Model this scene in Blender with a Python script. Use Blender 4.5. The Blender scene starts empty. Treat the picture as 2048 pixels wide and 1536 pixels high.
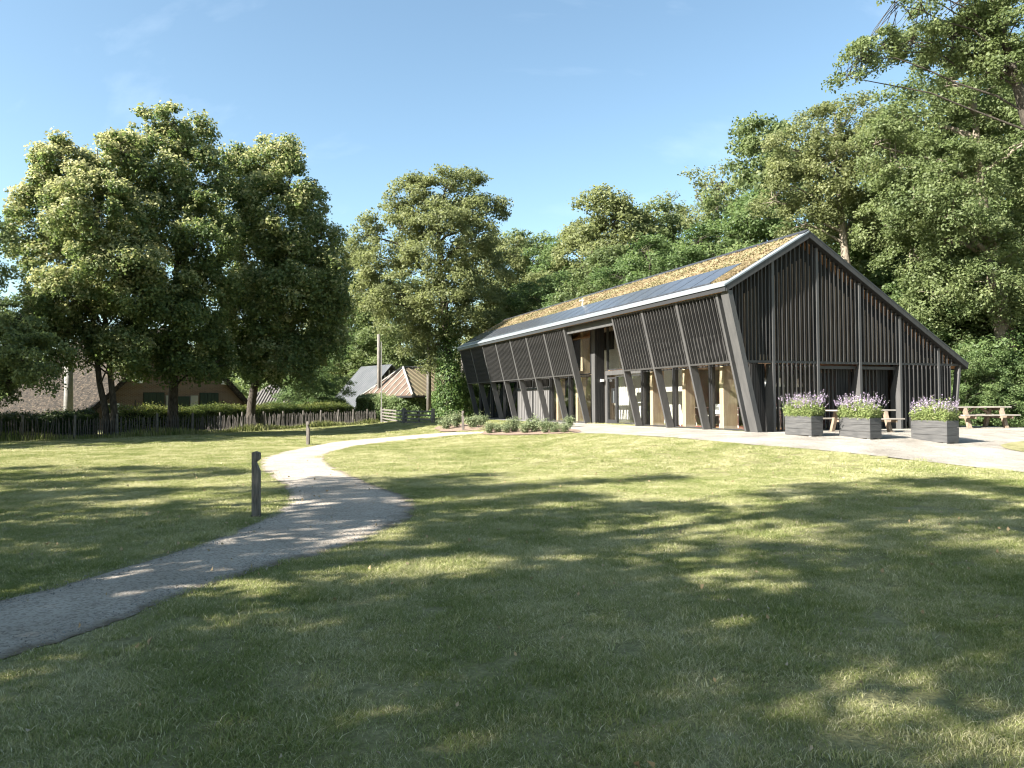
import bpy, math, random
import numpy as np
from mathutils import Vector, Matrix, Euler
R = math.radians
C = bpy.context.scene.collection
sc = bpy.context.scene
rng = np.random.default_rng(7)
random.seed(7)

# ------------------------------------------------------------------ camera, sky, sun, exposure
F = 1516.6            # focal length in pixels of a 2048 wide frame
PITCH, ROLL, CZ = 0.0245, -0.006, 1.0
cam_d = bpy.data.cameras.new('camera'); cam = bpy.data.objects.new('camera', cam_d); C.objects.link(cam)
cam_d.sensor_width = 36.0; cam_d.lens = F / 2048 * 36.0; cam_d.clip_start = .05; cam_d.clip_end = 1500
cam.matrix_world = Matrix.Translation((0, 0, CZ)) @ Matrix.Rotation(math.pi/2 + PITCH, 4, 'X') @ Matrix.Rotation(ROLL, 4, 'Z')
sc.camera = cam

SUN_AZ, SUN_EL = R(28), R(35)          # azimuth: degrees behind the picture plane, on the left
to_sun = Vector((-math.cos(SUN_AZ)*math.cos(SUN_EL), -math.sin(SUN_AZ)*math.cos(SUN_EL), math.sin(SUN_EL)))
w = bpy.data.worlds.new('World'); sc.world = w; w.use_nodes = True
nt = w.node_tree; nt.nodes.clear()
sky = nt.nodes.new('ShaderNodeTexSky'); sky.sky_type = 'NISHITA'; sky.sun_disc = False
sky.sun_elevation = SUN_EL; sky.sun_rotation = math.atan2(to_sun.x, to_sun.y)
sky.air_density = 1.0; sky.dust_density = .9; sky.ozone_density = 1.6; sky.altitude = 0
# faint cirrus streaks high in the sky
tc = nt.nodes.new('ShaderNodeTexCoord'); mp = nt.nodes.new('ShaderNodeMapping')
mp.inputs['Rotation'].default_value = (0.3, 0.5, 0.75); mp.inputs['Scale'].default_value = (1.0, 9.0, 5.0)
nz = nt.nodes.new('ShaderNodeTexNoise'); nz.inputs['Scale'].default_value = 1.6; nz.inputs['Detail'].default_value = 6; nz.inputs['Roughness'].default_value = .55
cr = nt.nodes.new('ShaderNodeValToRGB'); cr.color_ramp.elements[0].position = .56; cr.color_ramp.elements[1].position = .95
cr.color_ramp.elements[1].color = (.2, .2, .2, 1)
mx = nt.nodes.new('ShaderNodeMix'); mx.data_type = 'RGBA'
hs = nt.nodes.new('ShaderNodeMix'); hs.data_type = 'RGBA'; hs.blend_type = 'MULTIPLY'; hs.inputs[0].default_value = 1; hs.inputs[7].default_value = (.90, .95, .86, 1)
bg = nt.nodes.new('ShaderNodeBackground'); bg.inputs['Strength'].default_value = .067
wo = nt.nodes.new('ShaderNodeOutputWorld')
L = nt.links.new
L(tc.outputs['Generated'], mp.inputs['Vector']); L(mp.outputs[0], nz.inputs['Vector']); L(nz.outputs[0], cr.inputs[0])
L(sky.outputs[0], hs.inputs[6]); L(hs.outputs[2], mx.inputs[6]); mx.inputs[7].default_value = (7, 7.6, 8.2, 1)
L(cr.outputs[0], mx.inputs[0]); L(mx.outputs[2], bg.inputs[0]); L(bg.outputs[0], wo.inputs[0])

sd = bpy.data.lights.new('sun', 'SUN'); sd.energy = 4.9; sd.angle = R(.53); sd.color = (1, .95, .87)
so = bpy.data.objects.new('sun', sd); C.objects.link(so); so.rotation_euler = to_sun.to_track_quat('Z', 'Y').to_euler(); so.location = (-30, -20, 40)
vs = sc.view_settings; vs.view_transform = 'Standard'; vs.look = 'None'; vs.gamma = 1; vs.use_curve_mapping = False; vs.exposure = 2.2
sc.cycles.max_bounces = 8; sc.cycles.transparent_max_bounces = 12; sc.cycles.pixel_filter_type = 'BLACKMAN_HARRIS'; sc.cycles.filter_width = 1.15

# ------------------------------------------------------------------ helpers
def tag(o, label=None, cat=None, group=None, kind=None):
    if label: o['label'] = label
    if cat: o['category'] = cat
    if group: o['group'] = group
    if kind: o['kind'] = kind
    return o
def link(o, parent=None):
    C.objects.link(o)
    if parent: o.parent = parent
    return o
def empty(name, loc=(0, 0, 0), rz=0):
    o = bpy.data.objects.new(name, None); C.objects.link(o); o.location = loc; o.rotation_euler = (0, 0, rz); o.empty_display_size = .3
    return o
def copy_tree(o, parent=None):
    c = o.copy(); C.objects.link(c); c.parent = parent
    for ch in list(o.children): copy_tree(ch, c)
    return c
def mesh_np(name, V, Fq, mat, parent=None, tint=None, smooth=False, obj=True):
    V = np.asarray(V, dtype=np.float32); Fq = np.asarray(Fq, dtype=np.int32)
    me = bpy.data.meshes.new(name); n, k = Fq.shape
    me.vertices.add(len(V)); me.vertices.foreach_set('co', V.ravel())
    me.loops.add(n*k); me.loops.foreach_set('vertex_index', Fq.ravel())
    me.polygons.add(n); me.polygons.foreach_set('loop_start', np.arange(n, dtype=np.int32)*k)
    me.polygons.foreach_set('loop_total', np.full(n, k, dtype=np.int32))
    if smooth: me.polygons.foreach_set('use_smooth', np.ones(n, dtype=bool))
    if tint is not None:
        a = me.attributes.new('tint', 'FLOAT', 'POINT'); a.data.foreach_set('value', np.asarray(tint, dtype=np.float32))
    me.update(calc_edges=True)
    if mat: me.materials.append(mat)
    if not obj: return me
    return link(bpy.data.objects.new(name, me), parent)
class MB:
    def __init__(s): s.v = []; s.f = []
    def box(s, x0, x1, y0, y1, z0, z1):
        return s.hexa([(x0,y0,z0),(x1,y0,z0),(x1,y1,z0),(x0,y1,z0),(x0,y0,z1),(x1,y0,z1),(x1,y1,z1),(x0,y1,z1)])
    def hexa(s, p):
        b = len(s.v); s.v += [tuple(q) for q in p]
        s.f += [(b,b+3,b+2,b+1),(b+4,b+5,b+6,b+7),(b,b+1,b+5,b+4),(b+1,b+2,b+6,b+5),(b+2,b+3,b+7,b+6),(b+3,b,b+4,b+7)]
        return s
    def prism(s, poly, axis, lo, hi):     # poly: list of 2-D points, extruded along an axis
        n = len(poly); b = len(s.v)
        def mk(p, t):
            return (t, p[0], p[1]) if axis == 'x' else ((p[0], t, p[1]) if axis == 'y' else (p[0], p[1], t))
        s.v += [mk(p, lo) for p in poly] + [mk(p, hi) for p in poly]
        s.f += [tuple(range(b, b+n)), tuple(range(b+2*n-1, b+n-1, -1))]
        s.f += [(b+i, b+n+i, b+n+(i+1) % n, b+(i+1) % n) for i in range(n)]
        return s
    def tube(s, pts, rad, n=6, cap=True):
        pts = [Vector(p) for p in pts]; b0 = len(s.v); prev = None
        for i, p in enumerate(pts):
            d = (pts[min(i+1, len(pts)-1)] - pts[max(i-1, 0)])
            d = d.normalized() if d.length > 1e-9 else Vector((0, 0, 1))
            u = prev if prev is not None else (Vector((1, 0, 0)) if abs(d.x) < .8 else Vector((0, 1, 0)))
            u = (u - d*u.dot(d)).normalized(); prev = u; v2 = d.cross(u)
            r = rad[i] if hasattr(rad, '__len__') else rad
            for k in range(n):
                a = 2*math.pi*k/n; s.v.append(tuple(p + u*math.cos(a)*r + v2*math.sin(a)*r))
        for i in range(len(pts)-1):
            for k in range(n):
                a = b0+i*n+k; c = b0+i*n+(k+1) % n; s.f.append((a, c, c+n, a+n))
        if cap:
            s.f.append(tuple(b0+k for k in range(n-1, -1, -1))); e = b0+(len(pts)-1)*n; s.f.append(tuple(e+k for k in range(n)))
        return s
    def mesh(s, name, mat, smooth=False, bevel=0):
        me = bpy.data.meshes.new(name); me.from_pydata(s.v, [], s.f)
        if mat: me.materials.append(mat)
        import bmesh
        bm = bmesh.new(); bm.from_mesh(me); bmesh.ops.recalc_face_normals(bm, faces=bm.faces)
        if bevel: bmesh.ops.bevel(bm, geom=list(bm.edges), offset=bevel, segments=1, affect='EDGES')
        bm.to_mesh(me); bm.free()
        if smooth:
            for p in me.polygons: p.use_smooth = True
        return me
    def build(s, name, mat, parent=None, smooth=False, bevel=0):
        return link(bpy.data.objects.new(name, s.mesh(name, mat, smooth, bevel)), parent)
def inst(name, me, parent, loc=(0, 0, 0), rot=(0, 0, 0), scale=None):
    o = bpy.data.objects.new(name, me); link(o, parent); o.location = loc; o.rotation_euler = rot
    if scale: o.scale = scale
    return o

# building frame: local x = along the gable (w), local y = away along the long side (a)
BX, BY, BYAW = 7.4613, 24.2635, .3691
cb, sb = math.cos(BYAW), math.sin(BYAW)
S = 2.2816
def b2w(wv, av): return (BX + wv*cb - av*sb, BY + wv*sb + av*cb)
def gz(x, y):
    """height of the ground: level round the pavilion, sinking gently to the lawn"""
    x = np.asarray(x, float); y = np.asarray(y, float)
    dx = x-BX; dy = y-BY; lw = dx*cb + dy*sb; la = -dx*sb + dy*cb
    d = np.hypot(np.maximum(np.maximum(-.2-lw, lw-8.9), 0), np.maximum(np.maximum(-.6-la, la-27.4), 0))
    t = np.clip((d-1.5)/8.0, 0, 1); t = t*t*(3-2*t)
    return -.55*t + .015*np.sin(x*.23+1)*np.sin(y*.19)*t
Mc = np.array(cam.matrix_world)
def ray(px, py):
    d = Mc[:3, :3] @ np.array([(px-1024)/F, -(py-768)/F, -1.0]); return d/d[1]
def at(px, py, Y):
    d = ray(px, py)*Y; return (d[0], d[1], d[2]+CZ)
def gp(px, py):
    """the point of the ground seen at a pixel of the 2048 x 1536 photograph"""
    d = ray(px, py); lo, hi = .5, 140.0
    for _ in range(46):
        m = (lo+hi)/2; p = d*m
        if p[2]+CZ > float(gz(p[0], p[1])): lo = m
        else: hi = m
    p = d*lo; return (p[0], p[1])

# ------------------------------------------------------------------ materials
def nodes(name):
    m = bpy.data.materials.new(name); m.use_nodes = True
    return m, m.node_tree, m.node_tree.nodes['Principled BSDF']
def noise_mat(name, c1, c2, scale=3.0, stretch=(1, 1, 1), rough=.8, bump=0.0, bscale=None, detail=5, spec=.3, c3=None, lo=.35, hi=.65, metallic=0, coord='Object', bdist=.02):
    m, t, p = nodes(name); n = t.nodes
    co = n.new('ShaderNodeTexCoord'); mpp = n.new('ShaderNodeMapping'); mpp.inputs['Scale'].default_value = stretch
    nzz = n.new('ShaderNodeTexNoise'); nzz.inputs['Scale'].default_value = scale; nzz.inputs['Detail'].default_value = detail; nzz.inputs['Roughness'].default_value = .6
    r = n.new('ShaderNodeValToRGB'); e = r.color_ramp.elements
    e[0].position = lo; e[0].color = (*c1, 1); e[1].position = hi; e[1].color = (*c2, 1)
    if c3: k = e.new((lo+hi)/2); k.color = (*c3, 1)
    t.links.new(co.outputs[coord], mpp.inputs[0]); t.links.new(mpp.outputs[0], nzz.inputs['Vector']); t.links.new(nzz.outputs[0], r.inputs[0])
    t.links.new(r.outputs[0], p.inputs['Base Color']); p.inputs['Roughness'].default_value = rough
    p.inputs['Specular IOR Level'].default_value = spec; p.inputs['Metallic'].default_value = metallic
    if bump:
        nb = n.new('ShaderNodeTexNoise'); nb.inputs['Scale'].default_value = bscale or scale*4; nb.inputs['Detail'].default_value = 4
        b = n.new('ShaderNodeBump'); b.inputs['Strength'].default_value = bump; b.inputs['Distance'].default_value = bdist
        t.links.new(mpp.outputs[0], nb.inputs['Vector']); t.links.new(nb.outputs[0], b.inputs['Height']); t.links.new(b.outputs[0], p.inputs['Normal'])
    return m
def leaf_mat(name, cols, trans=.3, rough=.5, spec=.35, patch=.35, pscale=.35):
    """leaf colours picked by the per-leaf attribute 'tint'"""
    m, t, p = nodes(name); n = t.nodes
    a = n.new('ShaderNodeAttribute'); a.attribute_name = 'tint'
    oi = n.new('ShaderNodeObjectInfo'); ad = n.new('ShaderNodeMath'); ad.operation = 'MULTIPLY_ADD'; ad.inputs[1].default_value = .16
    t.links.new(oi.outputs['Random'], ad.inputs[0]); t.links.new(a.outputs['Fac'], ad.inputs[2])
    r = n.new('ShaderNodeValToRGB'); e = r.color_ramp.elements
    while len(e) < len(cols): e.new(.5)
    for i, c in enumerate(cols): e[i].position = i/(len(cols)-1); e[i].color = (*c, 1)
    t.links.new(ad.outputs[0], r.inputs[0]); t.links.new(r.outputs[0], p.inputs['Base Color'])
    p.inputs['Roughness'].default_value = rough; p.inputs['Specular IOR Level'].default_value = spec
    tr = n.new('ShaderNodeBsdfTranslucent'); hh = n.new('ShaderNodeHueSaturation'); hh.inputs['Saturation'].default_value = 1.15; hh.inputs['Value'].default_value = 1.25
    t.links.new(r.outputs[0], hh.inputs['Color']); t.links.new(hh.outputs[0], tr.inputs[0])
    mxs = n.new('ShaderNodeMixShader'); mxs.inputs[0].default_value = trans
    t.links.new(p.outputs[0], mxs.inputs[1]); t.links.new(tr.outputs[0], mxs.inputs[2]); t.links.new(mxs.outputs[0], n['Material Output'].inputs['Surface'])
    return m
def glass_mat(name, tint=(.97, .98, .97), refl=.12, tr=.97):
    m, t, p = nodes(name); n = t.nodes
    tp = n.new('ShaderNodeBsdfTransparent'); tp.inputs[0].default_value = (*[c*tr for c in tint], 1)
    g = n.new('ShaderNodeBsdfGlossy'); g.inputs['Roughness'].default_value = .02; g.inputs['Color'].default_value = (.95, .97, 1, 1)
    lw = n.new('ShaderNodeLayerWeight'); lw.inputs[0].default_value = .5
    pw_ = n.new('ShaderNodeMath'); pw_.operation = 'POWER'; pw_.inputs[1].default_value = 3.2; t.links.new(lw.outputs['Facing'], pw_.inputs[0])
    ma = n.new('ShaderNodeMath'); ma.operation = 'MULTIPLY_ADD'; ma.inputs[1].default_value = .8; ma.inputs[2].default_value = refl*.3
    ma.use_clamp = True
    mxs = n.new('ShaderNodeMixShader'); t.links.new(pw_.outputs[0], ma.inputs[0]); t.links.new(ma.outputs[0], mxs.inputs[0])
    t.links.new(tp.outputs[0], mxs.inputs[1]); t.links.new(g.outputs[0], mxs.inputs[2]); t.links.new(mxs.outputs[0], n['Material Output'].inputs['Surface'])
    return m
def plain(name, c, rough=.6, metallic=0, spec=.4):
    m, t, p = nodes(name); p.inputs['Base Color'].default_value = (*c, 1); p.inputs['Roughness'].default_value = rough
    p.inputs['Metallic'].default_value = metallic; p.inputs['Specular IOR Level'].default_value = spec; return m

M = {}
M['post'] = noise_mat('anthracite_painted_post', (.058, .057, .056), (.076, .074, .072), 6, (1, 1, .2), .55, .1, 60)
M['slat'] = noise_mat('anthracite_painted_slat', (.034, .033, .032), (.052, .05, .048), 5, (3, 3, .3), .55, .15, 50)
M['dark'] = noise_mat('black_stained_boards', (.012, .012, .012), (.024, .023, .022), 3, (4, 4, .3), .6, .2, 40)
M['brownboard'] = noise_mat('brown_timber_inner_wall', (.12, .09, .065), (.27, .205, .15), 2.2, (5, 5, .35), .7, .2, 30)
M['clt'] = noise_mat('pale_spruce_timber', (.36, .28, .185), (.48, .385, .27), 2.5, (4, 4, .4), .6, .1, 30)
M['soffit'] = noise_mat('orange_pine_soffit', (.40, .21, .10), (.52, .30, .16), 2.5, (1, 6, 6), .6, .1, 30)
M['zinc'] = noise_mat('pale_zinc_flashing', (.20, .22, .235), (.26, .28, .295), 2, (1, 1, 1), .42, .05, 10, metallic=.35)
M['frame'] = plain('dark_aluminium_frame', (.03, .03, .031), .4)
M['greypanel'] = noise_mat('grey_timber_panel', (.10, .098, .095), (.14, .135, .13), 3, (5, 5, .4), .6, .1, 30)
M['glass'] = glass_mat('window_glass')
M['darkglass'] = glass_mat('tinted_window_glass', (.40, .52, .46), .3, .75)
M['white'] = plain('white_paint', (.8, .8, .78), .5)
M['offwhite'] = noise_mat('pale_plaster_wall', (.27, .265, .24), (.34, .33, .30), 2, rough=.8)
M['palewall'] = noise_mat('brightened_hall_wall', (.48, .47, .43), (.56, .55, .50), 2, rough=.8)  # lighter copy of the plaster, brightness of the hall put into the colour
M['intfloor'] = noise_mat('interior_floor', (.22, .21, .19), (.30, .28, .26), 3, rough=.5)
M['rug'] = plain('red_rug', (.35, .06, .04), .9)
M['solar'] = noise_mat('solar_panel_glass', (.04, .044, .052), (.055, .059, .068), 4, rough=.26, spec=.6)
M['sedum'] = noise_mat('sedum_mat', (.12, .092, .05), (.155, .145, .08), 3.0, (1, 1, 1), .95, .8, 30, c3=(.19, .155, .085), lo=.3, hi=.7, coord='Object')
M['stake'] = noise_mat('grey_chestnut_stake', (.05, .045, .04), (.125, .112, .098), 4, (6, 6, 1), .85, .4, 25)
M['concrete'] = noise_mat('pale_concrete', (.19, .185, .17), (.28, .27, .25), 5, rough=.85, bump=.2)
M['paving'] = noise_mat('grey_paving', (.16, .155, .145), (.22, .21, .20), 6, rough=.85, bump=.2)
M['bark'] = noise_mat('grey_brown_bark', (.028, .023, .018), (.085, .072, .056), 5, (3, 3, .8), .9, .8, 14, bdist=.04)
M['palebark'] = noise_mat('pale_oak_bark', (.12, .10, .075), (.26, .22, .17), 5, (3, 3, .8), .9, .8, 14, bdist=.04)
M['pale_wood'] = noise_mat('weathered_grey_oak', (.085, .077, .068), (.19, .172, .15), 4, (6, 6, 1), .8, .4, 25)
M['bollard'] = noise_mat('weathered_hardwood_post', (.07, .06, .052), (.17, .15, .13), 5, (9, 9, 1.0), .8, .5, 20)
M['bench'] = noise_mat('silvered_larch', (.20, .18, .155), (.32, .29, .25), 4, (1, 8, 8), .75, .3, 25)
M['benchleg'] = noise_mat('brown_larch_leg', (.15, .11, .075), (.27, .21, .16), 4, (6, 6, 1), .75, .3, 25)
M['planter'] = noise_mat('grey_stained_planter_boards', (.05, .05, .05), (.082, .08, .078), 3, (1, 1, 7), .65, .3, 20)
M['soil'] = noise_mat('dark_soil', (.05, .036, .026), (.12, .088, .062), 8, rough=1, bump=.8, bscale=40)
M['mulch'] = noise_mat('bark_mulch', (.10, .07, .05), (.30, .22, .165), 22, rough=1, bump=.9, bscale=50)
M['brick'] = None
M['thatch'] = noise_mat('mossy_thatch', (.012, .010, .008), (.125, .095, .068), 3.4, (2.2, .8, 2.2), 1, 1, 16, c3=(.04, .032, .024), lo=.33, hi=.72, bdist=.1)
M['greendoor'] = plain('dark_green_door', (.012, .028, .02), .5)
M['rust'] = noise_mat('rusty_sheet', (.075, .048, .034), (.17, .145, .12), 1.6, (1, 1, 1), .7, .15, 12, c3=(.105, .072, .052), metallic=0, lo=.36, hi=.72)
M['rustyellow'] = noise_mat('lichened_rusty_sheet', (.09, .068, .042), (.125, .108, .062), 1.8, (1, 1, 1), .8, .15, 12, lo=.3, hi=.7)
M['greyroof'] = noise_mat('grey_corrugated_roof', (.075, .08, .085), (.10, .105, .11), 1.2, rough=.85, spec=.1, bump=.1)
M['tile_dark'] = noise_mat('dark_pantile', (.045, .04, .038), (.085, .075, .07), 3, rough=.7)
M['tile_lit'] = noise_mat('lit_pantile', (.10, .092, .086), (.15, .138, .127), 3, rough=.8)  # lighter copy of the pantile, sun on the raised rows put into the colour
M['leaf_linden'] = leaf_mat('linden_leaves', [(.042, .068, .026), (.08, .118, .042), (.13, .17, .062), (.27, .28, .13), (.40, .39, .21)], .48, .5, .25)
M['leaf_oak'] = leaf_mat('oak_leaves', [(.062, .088, .038), (.12, .155, .064), (.18, .215, .094), (.27, .29, .145)], .50, .5, .25)
M['leaf_oak2'] = leaf_mat('yellow_green_oak_leaves', [(.08, .098, .044), (.15, .17, .074), (.22, .24, .108), (.30, .30, .16)], .50, .5, .25)
M['leaf_green'] = leaf_mat('fresh_green_leaves', [(.06, .095, .038), (.105, .155, .06), (.16, .21, .085), (.22, .25, .115)], .50, .5, .25)
M['leaf_grey'] = leaf_mat('grey_green_leaves', [(.075, .11, .05), (.13, .17, .085), (.21, .24, .13), (.32, .34, .20)], .35, .6, .3)
M['leaf_hedge'] = leaf_mat('hedge_leaves', [(.02, .034, .012), (.045, .07, .02), (.11, .135, .035), (.22, .22, .07)], .25, .5, .3)
M['leaf_ivy'] = leaf_mat('ivy_leaves', [(.02, .045, .014), (.045, .085, .022), (.085, .13, .035), (.13, .17, .05)], .25, .55, .25)
M['leaf_lav'] = leaf_mat('lavender_foliage', [(.10, .14, .05), (.16, .21, .07), (.25, .29, .11), (.33, .34, .16)], .25, .6, .2)
M['flower'] = leaf_mat('lavender_flowers', [(.20, .14, .21), (.32, .25, .36), (.42, .34, .46), (.52, .44, .52)], .3, .7, .2)
M['grassblade'] = leaf_mat('grass_blades', [(.10, .135, .04), (.195, .225, .07), (.31, .31, .145), (.49, .455, .27), (.62, .57, .38)], .25, .7, .06)

def patchy(m, amount, scales):
    # large soft variation of the per-blade tint from place to place
    t = m.node_tree; n = t.nodes; g = n.new('ShaderNodeNewGeometry'); ramp = [x for x in n if x.type == 'VALTORGB'][0]; src = ramp.inputs[0].links[0].from_socket
    for sc_, am in zip(scales, amount):
        a = n.new('ShaderNodeTexNoise'); a.inputs['Scale'].default_value = sc_; a.inputs['Detail'].default_value = 3; t.links.new(g.outputs['Position'], a.inputs['Vector'])
        sb = n.new('ShaderNodeMath'); sb.operation = 'SUBTRACT'; sb.inputs[1].default_value = .5; t.links.new(a.outputs[0], sb.inputs[0])
        ml = n.new('ShaderNodeMath'); ml.operation = 'MULTIPLY_ADD'; ml.inputs[1].default_value = am; t.links.new(sb.outputs[0], ml.inputs[0]); t.links.new(src, ml.inputs[2]); src = ml.outputs[0]
    t.links.new(src, ramp.inputs[0])
patchy(M['grassblade'], (.9, .6), (1.3, .25))
def brick_mat():
    m, t, p = nodes('old_farm_brick'); n = t.nodes
    co = n.new('ShaderNodeTexCoord'); mpp = n.new('ShaderNodeMapping'); mpp.inputs['Rotation'].default_value = (R(90), 0, 0)
    b = n.new('ShaderNodeTexBrick'); b.inputs['Scale'].default_value = 1.0; b.inputs['Brick Width'].default_value = .24; b.inputs['Row Height'].default_value = .075
    b.inputs['Mortar Size'].default_value = .011; b.inputs['Color1'].default_value = (.15, .09, .06, 1); b.inputs['Color2'].default_value = (.11, .065, .043, 1); b.inputs['Mortar'].default_value = (.18, .155, .13, 1)
    t.links.new(co.outputs['Object'], mpp.inputs[0]); t.links.new(mpp.outputs[0], b.inputs[0]); t.links.new(b.outputs[0], p.inputs['Base Color'])
    p.inputs['Roughness'].default_value = .9; return m
M['brick'] = brick_mat()

def lawn_mat():
    m, t, p = nodes('lawn_turf'); n = t.nodes
    g = n.new('ShaderNodeNewGeometry')
    def nz_(scale, det=4, rough=.6):
        a = n.new('ShaderNodeTexNoise'); a.inputs['Scale'].default_value = scale; a.inputs['Detail'].default_value = det; a.inputs['Roughness'].default_value = rough
        t.links.new(g.outputs['Position'], a.inputs['Vector']); return a
    a = nz_(.22, 5); b = nz_(2.4, 6, .7); c = nz_(28, 4, .7)
    r1 = n.new('ShaderNodeValToRGB'); e = r1.color_ramp.elements
    e[0].position = .36; e[0].color = (.13, .135, .052, 1); e[1].position = .68; e[1].color = (.35, .32, .19, 1)
    ad = n.new('ShaderNodeMath'); ad.operation = 'ADD'; s1 = n.new('ShaderNodeMath'); s1.operation = 'MULTIPLY'; s1.inputs[1].default_value = .5
    t.links.new(a.outputs[0], ad.inputs[0]); t.links.new(b.outputs[0], ad.inputs[1]); t.links.new(ad.outputs[0], s1.inputs[0]); t.links.new(s1.outputs[0], r1.inputs[0])
    r2 = n.new('ShaderNodeValToRGB'); e = r2.color_ramp.elements; e[0].position = .3; e[0].color = (.6, .62, .55, 1); e[1].position = .72; e[1].color = (1.35, 1.32, 1.25, 1)
    t.links.new(c.outputs[0], r2.inputs[0]); mm = n.new('ShaderNodeMix'); mm.data_type = 'RGBA'; mm.blend_type = 'MULTIPLY'; mm.inputs[0].default_value = 1
    t.links.new(r1.outputs[0], mm.inputs[6]); t.links.new(r2.outputs[0], mm.inputs[7]); t.links.new(mm.outputs[2], p.inputs['Base Color'])
    p.inputs['Roughness'].default_value = .95; p.inputs['Specular IOR Level'].default_value = .1
    bp = n.new('ShaderNodeBump'); bp.inputs['Strength'].default_value = .9; bp.inputs['Distance'].default_value = .05
    t.links.new(c.outputs[0], bp.inputs['Height']); t.links.new(bp.outputs[0], p.inputs['Normal'])
    return m
M['lawn'] = lawn_mat()
def gravel_mat(name, c1, c2, c3):
    m, t, p = nodes(name); n = t.nodes
    g = n.new('ShaderNodeNewGeometry')
    v = n.new('ShaderNodeTexVoronoi'); v.inputs['Scale'].default_value = 55; t.links.new(g.outputs['Position'], v.inputs['Vector'])
    a = n.new('ShaderNodeTexNoise'); a.inputs['Scale'].default_value = .9; a.inputs['Detail'].default_value = 7; a.inputs['Roughness'].default_value = .65; t.links.new(g.outputs['Position'], a.inputs['Vector'])
    r = n.new('ShaderNodeValToRGB'); e = r.color_ramp.elements; e[0].position = .35; e[0].color = (*c1, 1); e[1].position = .66; e[1].color = (*c2, 1)
    t.links.new(a.outputs[0], r.inputs[0])
    sx = n.new('ShaderNodeSeparateXYZ'); t.links.new(v.outputs['Color'], sx.inputs[0])
    r2 = n.new('ShaderNodeValToRGB'); e = r2.color_ramp.elements; e[0].position = .0; e[0].color = (.62, .60, .58, 1); e[1].position = .55; e[1].color = (1.1, 1.1, 1.1, 1)
    t.links.new(sx.outputs[0], r2.inputs[0])
    mm = n.new('ShaderNodeMix'); mm.data_type = 'RGBA'; mm.blend_type = 'MULTIPLY'; mm.inputs[0].default_value = 1
    t.links.new(r.outputs[0], mm.inputs[6]); t.links.new(r2.outputs[0], mm.inputs[7]); t.links.new(mm.outputs[2], p.inputs['Base Color'])
    p.inputs['Roughness'].default_value = .95; p.inputs['Specular IOR Level'].default_value = .15
    ea = n.new('ShaderNodeAttribute'); ea.attribute_name = 'tint'
    en = n.new('ShaderNodeTexNoise'); en.inputs['Scale'].default_value = 3.2; en.inputs['Detail'].default_value = 6; t.links.new(g.outputs['Position'], en.inputs['Vector'])
    es = n.new('ShaderNodeMath'); es.operation = 'MULTIPLY'; es.inputs[1].default_value = 1.7; t.links.new(en.outputs[0], es.inputs[0])
    em = n.new('ShaderNodeMath'); em.operation = 'MULTIPLY'; t.links.new(ea.outputs['Fac'], em.inputs[0]); t.links.new(es.outputs[0], em.inputs[1])
    er = n.new('ShaderNodeValToRGB'); er.color_ramp.elements[0].position = .42; er.color_ramp.elements[1].position = .82; er.color_ramp.elements[1].color = (.85, .85, .85, 1); t.links.new(em.outputs[0], er.inputs[0])
    dm = n.new('ShaderNodeMix'); dm.data_type = 'RGBA'; dm.inputs[7].default_value = (.15, .115, .075, 1); t.links.new(er.outputs[0], dm.inputs[0]); t.links.new(mm.outputs[2], dm.inputs[6]); t.links.new(dm.outputs[2], p.inputs['Base Color'])
    n2 = n.new('ShaderNodeTexNoise'); n2.inputs['Scale'].default_value = 26; n2.inputs['Detail'].default_value = 5; n2.inputs['Roughness'].default_value = .75; t.links.new(g.outputs['Position'], n2.inputs['Vector'])
    bp = n.new('ShaderNodeBump'); bp.inputs['Strength'].default_value = 1; bp.inputs['Distance'].default_value = .035
    t.links.new(n2.outputs[0], bp.inputs['Height']); t.links.new(bp.outputs[0], p.inputs['Normal'])
    return m
M['gravel'] = gravel_mat('path_gravel', (.33, .285, .23), (.44, .385, .32), None)
M['terrace'] = gravel_mat('terrace_gravel', (.215, .195, .165), (.36, .335, .295), None)

# ------------------------------------------------------------------ ground
def grid_coords(a, b, n): return np.linspace(a, b, n)
xs = np.unique(np.concatenate([np.linspace(-420, -60, 13), np.linspace(-60, 60, 161), np.linspace(60, 420, 13)]))
ys = np.unique(np.concatenate([np.linspace(-220, -10, 10), np.linspace(-10, 80, 151), np.linspace(80, 620, 16)]))
gx, gy = np.meshgrid(xs, ys); V = np.stack([gx, gy, gz(gx, gy)], -1).reshape(-1, 3)
nx, ny = len(xs), len(ys); i = np.arange(nx-1); j = np.arange(ny-1); ii, jj = np.meshgrid(i, j); b = (jj*nx+ii).ravel()
lawn = mesh_np('lawn', V, np.stack([b, b+1, b+nx+1, b+nx], -1), M['lawn'], smooth=True); tag(lawn, kind='structure')

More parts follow.
